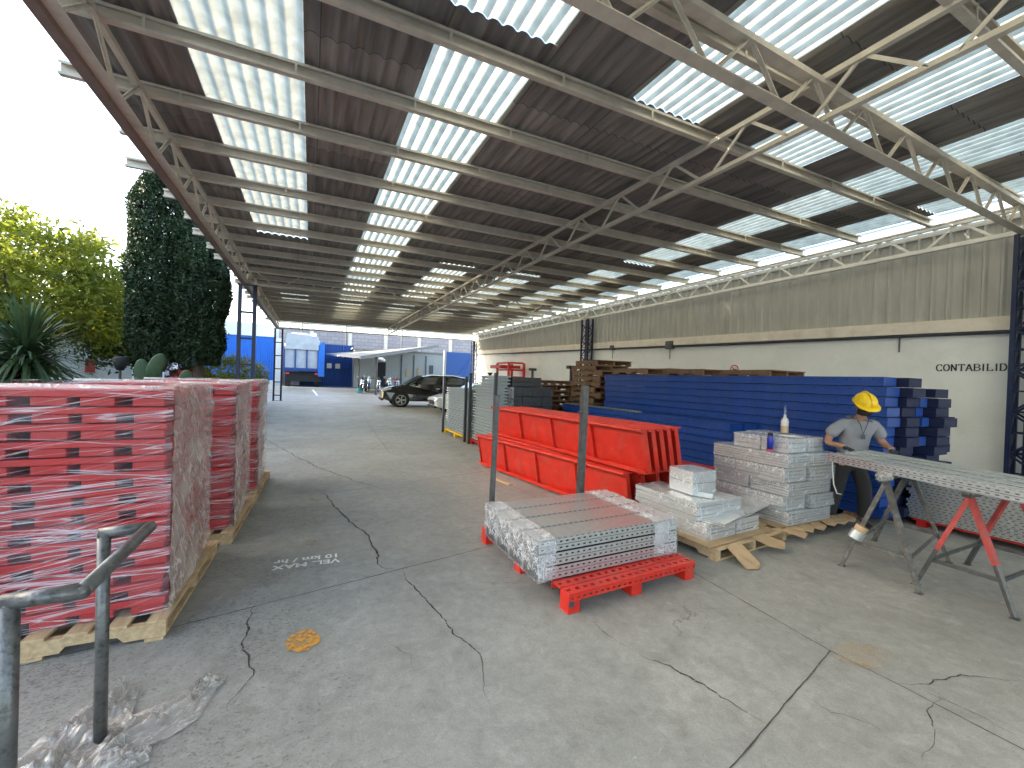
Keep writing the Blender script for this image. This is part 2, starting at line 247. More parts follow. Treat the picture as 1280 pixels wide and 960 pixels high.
# ---------------------------------------------------------------- mesh helpers
class MB:
    def __init__(s): s.v = []; s.f = []; s.m = []
    def add(s, vs_, fs, mi=0):
        o = len(s.v); s.v += [tuple(v) for v in vs_]; s.f += [tuple(i+o for i in f) for f in fs]; s.m += [mi]*len(fs); return s
    def box(s, x0, y0, z0, x1, y1, z1, mi=0):
        vs_ = [(x0,y0,z0),(x1,y0,z0),(x1,y1,z0),(x0,y1,z0),(x0,y0,z1),(x1,y0,z1),(x1,y1,z1),(x0,y1,z1)]
        return s.add(vs_, [(0,3,2,1),(4,5,6,7),(0,1,5,4),(1,2,6,5),(2,3,7,6),(3,0,4,7)], mi)
    def bar(s, p, q, w_, h, mi=0, up=(0,0,1)):
        p = Vector(p); q = Vector(q); d = (q-p).normalized(); u = Vector(up)
        if abs(d.dot(u)) > .97: u = Vector((1, 0, 0))
        a = d.cross(u).normalized()*w_/2; b = a.cross(d).normalized()*h/2
        vs_ = [p-a-b, p+a-b, p+a+b, p-a+b, q-a-b, q+a-b, q+a+b, q-a+b]
        return s.add(vs_, [(0,3,2,1),(4,5,6,7),(0,1,5,4),(1,2,6,5),(2,3,7,6),(3,0,4,7)], mi)
    def tube(s, p, q, r, n=12, r2=None, mi=0, cap=True):
        p = Vector(p); q = Vector(q); d = (q-p).normalized(); u = Vector((0,0,1)) if abs(d.z) < .95 else Vector((1,0,0))
        a = d.cross(u).normalized(); b = a.cross(d).normalized(); r2 = r if r2 is None else r2
        vs_ = [p+(a*math.cos(t)+b*math.sin(t))*r for t in [2*math.pi*i/n for i in range(n)]] + [q+(a*math.cos(t)+b*math.sin(t))*r2 for t in [2*math.pi*i/n for i in range(n)]]
        fs = [(i, (i+1) % n, n+(i+1) % n, n+i) for i in range(n)]
        if cap: fs += [tuple(reversed(range(n))), tuple(range(n, 2*n))]
        return s.add(vs_, fs, mi)
    def path(s, pts, r, n=10, mi=0):
        pts = [Vector(p) for p in pts]; rs = r if isinstance(r, (list, tuple)) else [r]*len(pts); o = []; prev = None
        for i, p in enumerate(pts):
            d = (pts[min(i+1, len(pts)-1)]-pts[max(i-1, 0)]).normalized()
            u = prev if prev is not None else (Vector((0,0,1)) if abs(d.z) < .9 else Vector((1,0,0)))
            a = d.cross(u).normalized(); b = a.cross(d).normalized(); prev = b
            o += [p+(a*math.cos(2*math.pi*k/n)+b*math.sin(2*math.pi*k/n))*rs[i] for k in range(n)]
        fs = []
        for i in range(len(pts)-1):
            for k in range(n): fs.append((i*n+k, i*n+(k+1) % n, (i+1)*n+(k+1) % n, (i+1)*n+k))
        fs += [tuple(reversed(range(n))), tuple(range((len(pts)-1)*n, len(pts)*n))]
        return s.add(o, fs, mi)
    def prism(s, pts, axis, a, b, mi=0):
        # pts: 2-D outline; extruded along axis from a to b
        def mk(p, t):
            return {'x': (t, p[0], p[1]), 'y': (p[0], t, p[1]), 'z': (p[0], p[1], t)}[axis]
        n = len(pts); vs_ = [mk(p, a) for p in pts]+[mk(p, b) for p in pts]
        return s.add(vs_, [(i, (i+1) % n, n+(i+1) % n, n+i) for i in range(n)]+[tuple(reversed(range(n))), tuple(range(n, 2*n))], mi)
    def lathe(s, prof, n=24, c=(0,0,0), mi=0):
        vs_ = []; k = len(prof)
        for i in range(n):
            t = 2*math.pi*i/n
            for r, z in prof: vs_.append((c[0]+r*math.cos(t), c[1]+r*math.sin(t), c[2]+z))
        fs = [(i*k+j, ((i+1) % n)*k+j, ((i+1) % n)*k+j+1, i*k+j+1) for i in range(n) for j in range(k-1)]
        return s.add(vs_, fs, mi)
    def xf(s, mtx):
        s.v = [tuple(mtx @ Vector(v)) for v in s.v]; return s
    def build(s, name, mats, parent=None, smooth=False, bevel=0, loc=None, rz=None, fixn=True):
        me = bpy.data.meshes.new(name); me.from_pydata(s.v, [], s.f)
        mats = mats if isinstance(mats, (list, tuple)) else [mats]
        for x in mats: me.materials.append(M[x] if isinstance(x, str) else x)
        if len(mats) > 1: me.polygons.foreach_set('material_index', s.m)
        if fixn:
            bm = bmesh.new(); bm.from_mesh(me); bmesh.ops.recalc_face_normals(bm, faces=bm.faces); bm.to_mesh(me); bm.free()
        if smooth: me.polygons.foreach_set('use_smooth', [True]*len(me.polygons))
        o = bpy.data.objects.new(name, me); col.objects.link(o)
        if parent is not None: o.parent = parent
        if loc is not None: o.location = loc
        if rz is not None: o.rotation_euler.z = rz
        if bevel:
            b = o.modifiers.new('bevel', 'BEVEL'); b.width = bevel; b.segments = 1; b.limit_method = 'ANGLE'
        return o
def tag(o, label=None, cat=None, group=None, kind=None):
    for k, v in (('label', label), ('category', cat), ('group', group), ('kind', kind)):
        if v: o[k] = v
    return o
def thing(name, loc, label, cat, group=None, rz=0):
    o = bpy.data.objects.new(name, None); o.empty_display_size = .1; col.objects.link(o); o.location = loc; o.rotation_euler.z = rz
    return tag(o, label, cat, group)
def dup(root, loc, label, rz=None, group=None):
    kids = {}
    for o in col.objects:
        if o.parent: kids.setdefault(o.parent.name, []).append(o)
    def cp(o, par):
        c = o.copy(); col.objects.link(c)
        if par is not None: c.parent = par
        for k in kids.get(o.name, []): cp(k, c)
        return c
    c = cp(root, None); c.location = loc
    if rz is not None: c.rotation_euler.z = rz
    if label: c['label'] = label
    if group: c['group'] = group
    return c
ORD = ['first', 'second', 'third', 'fourth', 'fifth', 'sixth', 'seventh', 'eighth', 'ninth', 'tenth', 'eleventh', 'twelfth', 'thirteenth', 'fourteenth', 'fifteenth', 'sixteenth', 'seventeenth', 'eighteenth', 'nineteenth', 'twentieth', 'twenty-first']
def from_top(i): return 'topmost' if i == 0 else ORD[i]+' from the top'
def gz(y):   # height of the yard floor: level, with a gentle rise beyond the shed
    t = min(max((y-31)/14, 0), 1); return .5*t*t*(3-2*t)

# ---------------------------------------------------------------- ground
g = MB(); xs = [-120, -40, -2.5, 4, 12, 40, 140]; ys = [-40, 0, 30, 31]+[31+i for i in range(1, 15)]+[60, 300]
for y in ys:
    for x in xs: g.v.append((x, y, gz(y)))
nx = len(xs)
for j in range(len(ys)-1):
    for i in range(nx-1): g.f.append((j*nx+i, j*nx+i+1, (j+1)*nx+i+1, (j+1)*nx+i)); g.m.append(0)
ground = tag(g.build('ground', 'concrete', smooth=True), kind='structure')
g = MB(); g.box(-60, 9, .0, -3.0, 44, .07); garden = tag(g.build('garden_ground', 'soil'), kind='structure')

def ribbon(name, pts, w0, mt, parent=ground, z=.004, sub=26, jit=.015, taper=True):
    P = [Vector((x, y, 0)) for x, y in pts]; out = []
    for a, b in zip(P[:-1], P[1:]):
        k = max(2, int((b-a).length*sub))
        for i in range(k): out.append(a.lerp(b, i/k))
    out.append(P[-1]); n = len(out); v = []
    for i, p in enumerate(out):
        d = (out[min(i+1, n-1)]-out[max(i-1, 0)]).normalized(); nn = Vector((-d.y, d.x, 0))
        off = (noise.noise(p*3+Vector((7, 1, 0)))+.6*noise.noise(p*11)+.35*noise.noise(p*29))*jit*2.4; ww = w0*(.55+.9*abs(noise.noise(p*7)))*(min(1, (n-i)/14, (i+1)/9) if taper else 1)
        q = p+nn*off; v += [(q.x-nn.x*ww/2, q.y-nn.y*ww/2, z+gz(q.y)), (q.x+nn.x*ww/2, q.y+nn.y*ww/2, z+gz(q.y))]
    mb = MB(); mb.add(v, [(2*i, 2*i+1, 2*i+3, 2*i+2) for i in range(n-1)])
    return mb.build(name, mt, parent)
for pts, w0 in [([(.23,6.95),(.39,5.88),(.6,5.04),(.65,4.42),(.65,4.03),(.79,3.9)], .022), ([(.79,3.9),(.85,3.45),(.92,3.15),(.94,2.89),(1.01,2.66),(1.03,2.48),(.98,2.3),(.94,2.11)], .014),
    ([(-1.08,13.03),(-.32,10.37),(.21,8.75),(.68,7.61),(1.14,6.75)], .02), ([(1.94,2.62),(1.96,2.36),(2.03,2.12)], .012), ([(2.03,2.12),(2.13,1.87),(2.2,1.75),(2.23,1.56),(2.25,1.4)], .024),
    ([(3.32,1.27),(3.55,1.21),(3.77,1.14),(4.12,.96)], .014), ([(3.41,1.2),(3.42,1.09),(3.46,.97),(3.45,.78)], .02), ([(2.66,1.46),(2.68,1.31),(2.8,1.17),(2.79,1.06)], .01),
    ([(-.34,3.73),(-.36,3.27),(-.28,2.91),(-.36,2.61)], .016), ([(3.48,1.11),(3.2,1.09),(3.02,.99),(2.7,.94)], .008), ([(.5,2.9),(.62,2.7),(.6,2.5)], .007)]:
    ribbon('floor_crack', pts, w0, 'crack')
for pts in [[(-8,2.15),(-.82,3.61),(.8,3.94),(1.67,4.12),(6,5)], [(3.29,1.63),(1.88,1.31),(-1,.65)], [(3.0,8),(3.39,3.02),(3.29,1.63),(3.32,1.27),(3.4,-2)], [(-2.4,12.97),(4.22,14.31),(9,15.3)], [(.17,6.83),(3.0,7.55),(6,8.3)],
    [(2.65,19.29),(4.15,14.09)], [(-2.4,20.5),(6,22.2)], [(-2.4,27),(9,29)], [(1.7,10),(2.1,19)]]:
    ribbon('floor_joint', pts, .010, 'joint', jit=.002, taper=False, z=.003)
def patch(name, cx, cy, rx, ry, mt, parent=ground, z=.006):
    n = 40; mb = MB(); v = [(cx, cy, z)]
    for i in range(n):
        t = 2*math.pi*i/n; k = 1+.25*noise.noise(Vector((math.cos(t)*2+cx, math.sin(t)*2+cy, 0))); v.append((cx+rx*k*math.cos(t), cy+ry*k*math.sin(t), z))
    mb.add(v, [(0, i+1, (i+1) % n+1) for i in range(n)]); return mb.build(name, mt, parent)
patch('orange_paint_spot', 0, 3.11, .105, .12, 'orange'); patch('tan_stain', 3.45, 1.52, .22, .12, 'tan'); patch('orange_paint_spot', .12, 6.6, .07, .12, 'tan'); patch('orange_paint_spot', .05, 4.9, .05, .08, 'tan')
for x_, y_, a_, b_ in ((1.5, 2.3, .3, .25), (.9, 5.6, .5, .4), (1.4, 12, 1.2, 1.5), (3.6, 2.2, .35, .25), (1.2, 1.7, .25, .18)):
    patch('floor_stain', x_, y_, a_, b_, 'dust', z=.005)
# painted speed limit, read from the far side
sp = thing('speed_limit_marking', (0, 0, 0), 'worn white painted speed limit lettering on the concrete floor', 'floor marking')
def text(name, body, size, mt, parent, mtx, extrude=.001, width=None, bold=0, align='CENTER', sx=1):
    cu = bpy.data.curves.new(name, 'FONT'); cu.body = body; cu.size = size; cu.extrude = extrude; cu.align_x = align; cu.align_y = 'CENTER'; cu.offset = bold
    t = bpy.data.objects.new(name, cu); col.objects.link(t); bpy.context.view_layer.update()
    me = bpy.data.meshes.new_from_object(t.evaluated_get(bpy.context.evaluated_depsgraph_get())); bpy.data.objects.remove(t); me.materials.clear(); me.materials.append(M[mt]); me.name = name
    if width:
        xs_ = [v.co.x for v in me.vertices]; sx = width/(max(xs_)-min(xs_))
    me.transform(mtx @ Matrix.Diagonal((sx, 1, 1, 1))); o = bpy.data.objects.new(name, me); col.objects.link(o); o.parent = parent; return o
rot = Matrix.Rotation(R(180-3), 4, 'Z')
text('lettering', 'VEL. MAX\n10 km / hr', .125, 'marking', sp, Matrix.Translation((.02, 4.42, .006)) @ rot, width=.58, bold=.003, extrude=.0005)
# bay outline far in the yard
mb = MB()
for a, b in [((.5, 35), (5.2, 35)), ((.5, 35), (0.2, 40)), ((5.2, 35), (5.6, 40))]:
    d = Vector((b[0]-a[0], b[1]-a[1])).normalized(); nn = Vector((-d.y, d.x))*.07
    k = 10; pts = [(a[0]+(b[0]-a[0])*i/k, a[1]+(b[1]-a[1])*i/k) for i in range(k+1)]
    v = []
    for x, y in pts: v += [(x-nn.x, y-nn.y, gz(y)+.02), (x+nn.x, y+nn.y, gz(y)+.02)]
    mb.add(v, [(2*i, 2*i+1, 2*i+3, 2*i+2) for i in range(k)])
tag(mb.build('parking_bay_marking', 'marking'), 'faded white bay lines painted on the far yard floor', 'floor marking')

# ---------------------------------------------------------------- canopy roof
XL, XM, XR = -1.84, 4.73, 11.18
Y0, Y1 = -5.0, 30.0
def zb(x): return 4.545+.010*x
def zt(x): return 5.02+.010*x
canopy = thing('canopy_roof', (0, 0, 0), 'large flat corrugated canopy on steel trusses over the yard', 'roof')
ZR = 5.19
def sheet(x0, x1, y0, y1, z, pitch=.157, amp=.022, sag=True):
    k = int(round((x1-x0)/pitch*8)); mb = MB(); v = []
    for y in (y0, y1):
        for i in range(k+1):
            x = x0+(x1-x0)*i/k; v.append((x, y, z+.010*x-amp*1.6*(.5+.5*math.cos(2*math.pi*x/pitch))**2.2+amp*.5))
    mb.add(v, [(i, i+1, k+2+i, k+1+i) for i in range(k)]); return mb
strips = [((-1.25, -.15), [(-5.0, 11.9), (20.5, 22.4), (24.4, 25.0)]), ((1.05, 2.15), [(-5.0, 3.75), (4.15, 19.8), (20.6, 27)]), ((3.4, 4.5), [(-5.0, 4.0), (12.3, 19.0), (20.6, 26)]),
          ((5.6, 6.75), [(-5.0, 4.1), (12.2, 19), (20.6, 24)]), ((7.85, 9.0), [(-5.0, 4.05), (4.2, 9.5), (10.4, 18.5), (20, 22)]), ((10.05, 10.85), [(-5.0, 3.9), (4.1, 30)])]
xe = -2.35
def roof_part(x0, x1, y0, y1):
    o = sheet(x0, x1, y0, y1, ZR).build('roof_sheet', 'roof', canopy, smooth=True, fixn=False)
    return o
for (a, b), segs in strips:
    roof_part(xe, a, Y0, Y1); xe = b; yy = Y0
    for s0, s1 in segs:
        if s0 > yy+.01: roof_part(a, b, yy, s0)
        sheet(a-.03, b+.03, s0, s1, ZR+.012).build('skylight_panel', 'skylight', canopy, smooth=True, fixn=False); yy = s1
    if yy < Y1-.01: roof_part(a, b, yy, Y1)
sheet(10.83, 11.34, Y0, Y1, ZR-.03, amp=.004).build('gap_diffuser_strip', 'gap_diffuser', canopy, smooth=True, fixn=False)  # translucent strip added over the open gap to diffuse sun streaks
# overlap lips of the sheets
for x0, x1, y in [(-2.35, 10.8, 3.9), (-2.35, 10.8, 12.1), (-2.35, 10.8, 20.4)]:
    pass
py = [5.2+1.18*k for k in range(-8, 22)]
ends = {5.2: -2.5, 6.38: -2.57, 7.56: -2.43, 8.74: -2.73, 9.92: -2.55, 11.1: -2.5}
for i, y in enumerate(py):
    xl = ends.get(round(y, 2), -2.4-.25*random.random()); xr = 10.98+.1*random.random(); mb = MB()
    h = .15; t = .008
    for (x0, x1) in ((xl, xr),):
        # C channel open towards the camera side
        def P(x, yy, z): return (x, yy, z+.010*x)
        zz = 5.0
        prof = [(y-.035, zz), (y+.035, zz), (y+.035, zz+h), (y-.035, zz+h), (y-.035, zz+h-.03), (y-.035+t, zz+h-.03), (y-.035+t, zz+h-t), (y+.035-t, zz+h-t), (y+.035-t, zz+t), (y-.035+t, zz+t), (y-.035+t, zz+.03), (y-.035, zz+.03)]
        n = len(prof); vs_ = [P(x0, a, b) for a, b in prof]+[P(x1, a, b) for a, b in prof]
        mb.add(vs_, [(k, (k+1) % n, n+(k+1) % n, n+k) for k in range(n)]+[tuple(reversed(range(n))), tuple(range(n, 2*n))])
    x = xl+.9+.3*random.random()
    while x < xr-.2: mb.box(x-.012, y-.04, zz+.002+.01*x, x+.012, y-.03, zz+h-.002+.01*x); x += 1.28
    mb.build('purlin', 'steel_cream', canopy)
def truss(p, q, dz, pitch, lower=.09, mt=('steel_cream',), phase=0, web=.036, uw=.06):
    p = Vector(p); q = Vector(q); L = (q-p).length; d = (q-p).normalized(); up = Vector((0, 0, 1))
    root = None
    top = MB(); top.bar(p+up*dz, q+up*dz, uw, .06)
    o = top.build('truss_top_chord', 'steel_cream', canopy)
    lo = MB(); lo.bar(p, q, lower, .012, mi=0); lo.bar(p+up*.032, q+up*.032, .012, .06, mi=0)
    o2 = lo.build('truss_bottom_chord', mt[0], canopy)
    k = int(L/pitch); wb = MB(); s = phase
    side = d.cross(up)*.012
    while s < L-pitch*.4:
        a = p+d*s+up*(dz-.02); b1 = p+d*(s+pitch*.42)+up*.03; b2 = p+d*(s+pitch*.58)+up*.03; c = p+d*min(s+pitch, L)+up*(dz-.02)
        wb.bar(a+d*.04, b1, web, .01, up=d.cross(up)); wb.bar(a+side+d*.04, b1+side, .01, web, up=d.cross(up)); wb.bar(b2, c-d*.04, web, .01, up=d.cross(up)); wb.bar(b2+side, c+side-d*.04, .01, web, up=d.cross(up)); s += pitch
    wb.build('truss_web', 'steel_light' if mt[0] == 'steel_light' else 'steel_cream', canopy)
for x, dz, ph in ((XL, .45, .6), (XM, .45, .2), (XR, .45, .4)):
    truss((x, Y0, zb(x)), (x, Y1, zb(x)), dz, 1.18, lower=.11 if x == XL else .07, mt=('steel_light',) if x == XR else ('steel_cream',), phase=ph, web=.045 if x == XR else .036)
    if x == XR: MB().box(x-.045, Y0, zb(x)+.0, x-.035, Y1, zb(x)+.075).build('chord_face', 'steel_light', canopy)
MB().bar((XL-.10, Y0, zb(XL)-.01), (XL-.10, Y1, zb(XL)-.01), .09, .10).build('edge_beam', 'steel_brown', canopy)
truss((XL, 2.50, zb(XL)-.02), (XR, 2.80, zb(XR)-.02), .43, 1.02, lower=.12, phase=.3, uw=.11, web=.04)
truss((XL, 15.5, zb(XL)-.03), (XR, 15.5, zb(XR)-.03), .43, 1.3, lower=.1, phase=.2)
truss((XL, 29.9, zb(XL)-.03), (XR, 29.9, zb(XR)-.03), .43, 1.3, lower=.1, phase=.2)
MB().bar((11.0, Y0, 5.0+.11), (11.0, Y1, 5.0+.11), .05, .03).build('edge_angle', 'steel_cream', canopy)

# ---------------------------------------------------------------- columns
def column_ladder(x, y, h, label, w_=.40):
    t = thing('steel_column', (x, y, gz(y)), label, 'column', 'ladder columns on the open side of the canopy')
    for s in (-1, 1): MB().box(s*w_/2-.05, -.06, 0, s*w_/2+.05, .06, h).build('column_post', 'steel_blue', t, bevel=.005)
    z = .35
    while z < h-.1:
        MB().box(-w_/2+.05, -.03, z-.03, w_/2-.05, .03, z+.03).build('cross_bar', 'steel_blue', t); z += .82
    MB().box(-w_/2-.08, -.09, h, w_/2+.08, .09, h+.02).build('cap_plate', 'steel_blue', t)
    MB().box(-w_/2-.1, -.12, 0.001, w_/2+.1, .12, .02).build('base_plate', 'steel_blue', t)
    return t
column_ladder(XL, 15.5, 4.47, 'dark blue ladder column beside the dark cypress trees')
column_ladder(XL, 29.9, 4.47, 'dark blue ladder column farthest away, near the tarped truck')
def column_lattice(x, y, h, label):
    t = thing('lattice_column', (x, y, gz(y)), label, 'column', 'lattice columns along the white wall')
    for sx in (-.13, .13):
        for sy in (-.22, .22): MB().box(sx-.03, sy-.03, 0, sx+.03, sy+.03, h).build('column_post', 'steel_blue', t)
    MB().box(-.06, -.07, 0, .06, .07, h-.02).build('core_post', 'steel_blue', t)
    b = MB(); z = .1; k = 0
    while z < h-.35:
        for sx in (-.13, .13):
            b.bar((sx, -.2 if k % 2 else .2, z), (sx, .2 if k % 2 else -.2, z+.34), .03, .03)
            b.bar((sx, -.2, z), (sx, .2, z), .025, .025)
        for sy in (-.22, .22): b.bar((-.12, sy, z), (.12, sy, z+.34), .03, .02)
        z += .36; k += 1
    b.build('lattice_web', 'steel_blue', t); return t
column_lattice(11.05, 2.62, 4.6, 'dark blue lattice column at the right edge beside the wall lettering')
column_lattice(11.05, 15.5, 4.6, 'dark blue lattice column rising behind the wooden pallet stacks')
column_lattice(11.05, 29.9, 4.6, 'dark blue lattice column at the far corner beside the blue curtain')

# ---------------------------------------------------------------- right wall
wall = thing('warehouse_wall', (0, 0, 0), 'long white plaster wall with corrugated grey cladding above along the right side', 'wall')
WX = 11.35
def lz(y): return 3.25+.024*(y-2.9)
YA, YB = -9, 30.3
MB().prism([(YA, .22), (YB, .22), (YB, lz(YB)-.1), (YA, lz(YA)-.1)], 'x', WX, WX+.25).build('plaster', 'plaster', wall)
MB().box(WX-.006, YA, 0, WX+.25, YB, .22).build('baseboard', 'teal', wall)
MB().prism([(YA, lz(YA)-.25), (YB, lz(YB)-.25), (YB, lz(YB)), (YA, lz(YA))], 'x', WX-.09, WX+.2).build('ledge', 'ledge', wall)
mb = MB(); v = []; n = int((YB-YA)/.03)
prof = [0, .0, .0, .055, .055, .0, 0, .0]
for i in range(n+1):
    y = YA+i*.03; o = prof[i % 8]
    v += [(WX+.03-o, y, lz(y)-.02), (WX+.03-o, y, 5.12)]
mb.add(v, [(2*i, 2*i+2, 2*i+3, 2*i+1) for i in range(n)]); mb.build('cladding', 'cladding', wall, fixn=False)
MB().box(WX-.03, YA, 5.0, WX+.02, YB, 5.08).build('top_rail', 'steel_cream', wall)
MB().box(WX-.05, -9, 0, WX+.2, -8.9, 3).build('end_trim', 'ledge', wall)
# conduits
c = MB(); c.path([(WX-.05, y, lz(y)-.29+.008*math.sin(y*.5)) for y in np.linspace(-6, 30, 60)], .034, 8)
tag(c.build('conduit_pipe', 'dark_steel', smooth=True), 'dark conduit running along the wall just below the ledge', 'conduit')
c = MB(); c.path([(WX-.05, y, lz(y)-.17+(.03*math.sin(y*.9))) for y in np.linspace(9, 30, 50)], .018, 8)
tag(c.build('conduit_pipe', 'dark_steel', smooth=True), 'thin cable conduit between the junction boxes and the far corner', 'conduit')
def jbox(y, s, label):
    t = thing('junction_box', (WX, y, lz(y)-.24), label, 'electrical box'); MB().box(-.12, -s, -s*.8, 0, s, s*.8).build('box_body', 'dark_steel', t, bevel=.008); MB().box(-.135, -s*.85, -s*.65, -.12, s*.85, s*.65).build('box_cover', 'grey_steel', t)
    MB().tube((-.05, 0, -s*.8), (-.05, 0, -s*.8-.35), .012).build('drop_pipe', 'dark_steel', t)
jbox(10.9, .17, 'larger dark junction box on the conduit above the blue beams'); jbox(14.0, .12, 'smaller junction box beside the middle lattice column')
o = MB().tube((WX-.03, 4.55, lz(4.55)-.62), (WX-.03, 4.55, lz(4.55)-.28), .014).build('drop_conduit', 'grey_steel'); tag(o, 'short vertical pipe hanging from the conduit above the wall lettering', 'pipe')
# lettering and no-smoking sign
rx = Matrix(((0, 0, -1, 0), (-1, 0, 0, 0), (0, 1, 0, 0), (0, 0, 0, 1)))   # text x -> -Y, text y -> +Z, faces -X
ws = thing('wall_lettering', (0, 0, 0), 'dark serif word CONTABILIDAD painted on the white wall at right', 'lettering')
def serif_word(word, y_left, z, hgt, wd, parent):
    # simple roman capitals built of bars: thick stems, thin cross strokes and slab serifs
    G = {'C': [[(1, .8), (.8, 1), (.3, 1), (0, .7), (0, .3), (.3, 0), (.8, 0), (1, .2)]], 'O': [[(.3, 1), (.7, 1), (1, .7), (1, .3), (.7, 0), (.3, 0), (0, .3), (0, .7), (.3, 1)]],
         'N': [[(.1, 0), (.1, 1), (.9, 0), (.9, 1)], [(-.05, 0), (.25, 0)], [(.75, 1), (1.05, 1)], [(-.05, 1), (.12, 1)]], 'T': [[(.5, 0), (.5, 1)], [(0, .82), (0, 1), (1, 1), (1, .82)], [(.3, 0), (.7, 0)]],
         'A': [[(0, 0), (.5, 1), (1, 0)], [(.2, .35), (.8, .35)], [(-.12, 0), (.15, 0)], [(.85, 0), (1.12, 0)]], 'B': [[(.1, 0), (.1, 1), (.7, 1), (.9, .85), (.9, .65), (.7, .52), (.1, .52)], [(.7, .52), (1, .38), (1, .15), (.75, 0), (.1, 0)], [(-.05, 0), (.1, 0)], [(-.05, 1), (.1, 1)]],
         'I': [[(.5, 0), (.5, 1)], [(.25, 0), (.75, 0)], [(.25, 1), (.75, 1)]], 'L': [[(.15, 1), (.15, 0), (.95, 0), (.95, .2)], [(0, 1), (.35, 1)], [(0, 0), (.15, 0)]], 'D': [[(.1, 0), (.1, 1), (.65, 1), (1, .7), (1, .3), (.65, 0), (.1, 0)], [(-.05, 0), (.1, 0)], [(-.05, 1), (.1, 1)]]}
    cur = y_left
    for ch in word:
        wch = wd*(.45 if ch == 'I' else 1); mb = MB()
        for st in G[ch]:
            for a, b in zip(st[:-1], st[1:]):
                vertical = abs(b[1]-a[1]) > abs(b[0]-a[0])*.8; tk = hgt*(.16 if vertical else .09)
                p = (WX-.004, cur-a[0]*wch, z+a[1]*hgt); q = (WX-.004, cur-b[0]*wch, z+b[1]*hgt)
                mb.bar(p, q, .006, tk, up=(1, 0, 0)) if False else mb.bar(p, q, tk, .008, up=(1, 0, 0))
        mb.build('letter', 'wall_ink', parent); cur -= wch+wd*.32
serif_word('CONTABILIDAD', 3.95, 2.27, .125, .080, ws)
ns = thing('no_smoking_sign', (WX-.01, 8.42, 2.33), 'small round no smoking sign on the wall above the blue beams', 'sign')
MB().tube((0, 0, 0), (-.006, 0, 0), .15, 28).build('sign_plate', 'white_paint', ns)
ring = MB()
for i in range(28):
    a = 2*math.pi*i/28; b = 2*math.pi*(i+1)/28; ring.bar((-.012, .125*math.cos(a), .125*math.sin(a)), (-.012, .125*math.cos(b), .125*math.sin(b)), .026, .006, up=(1, 0, 0))
ring.bar((-.014, .09, .09), (-.014, -.09, -.09), .022, .006, up=(1, 0, 0)); ring.build('sign_ring', 'sign_red', ns)
MB().box(-.010, -.08, -.02, -.007, .06, .012).build('cigarette_mark', 'sign_ink', ns)

# ---------------------------------------------------------------- handrail
hr = thing('handrail', (-.89, 1.98, 0), 'worn grey steel pipe handrail with two posts in the left foreground', 'handrail')
r = .027
MB().tube((0, 0, 0), (0, 0, 1.0), r, 20).build('post', 'pipe', hr, smooth=True)
MB().tube((.03, .64, 0), (.02, .66, 1.0), r*.95, 20).build('post', 'pipe', hr, smooth=True)
tr = MB(); n_ = 20
for (a, b_) in (((-.02, 0, 1.0), (.182, 0, 1.0)), ((.182, -.004, 1.0), (.182, .70, 1.0)), ((.190, .70, 1.0), (.0, .66, 1.0))): tr.tube(a, b_, r, n_)
for c_ in ((.182, 0, 1.0), (.182, .70, 1.0), (0, 0, .992), (.02, .66, .992)): tr.lathe([(0, -r*1.02), (r*.72, -r*.72), (r*1.02, 0), (r*.72, r*.72), (0, r*1.02)], 16, c_)
tr.build('top_rail', 'pipe', hr, smooth=True)
MB().lathe([(0, .002), (.07, .002), (.07, .012), (0, .012)], 20, (.03, .64, 0)).build('base_flange', 'pipe', hr)

# ---------------------------------------------------------------- wooden pallets
def wood_pallet_parts(t, L=1.25, W=1.25, H=.13, mt='wood', nb=7):
    for i in range(nb):
        y = -W/2+.05+(W-.1)*i/(nb-1); MB().box(-L/2, y-.055+random.uniform(-.006, .006), H-.02, L/2+random.uniform(-.01, .01), y+.055, H).build('top_board', mt, t, bevel=.002)
    for x in (-L/2+.03, 0, L/2-.03):
        n = [(-W/2, .018), (-W/2+.22, .018), (-W/2+.25, .055), (-W/2+.5, .055), (-W/2+.53, .018), (W/2-.53, .018), (W/2-.5, .055), (W/2-.25, .055), (W/2-.22, .018), (W/2, .018), (W/2, H-.02), (-W/2, H-.02)]
        MB().prism(n, 'x', x-.022, x+.022).build('stringer', mt, t)
    for y in (-W/2+.06, 0, W/2-.06): MB().box(-L/2, y-.05, 0, L/2, y+.05, .018).build('bottom_board', mt, t)
    return t
def wp(loc, rz, label, group, L=1.25, W=1.25, H=.13, mt='wood', name='wooden_pallet'):
    t = thing(name, loc, label, 'pallet', group, rz); return wood_pallet_parts(t, L, W, H, mt)
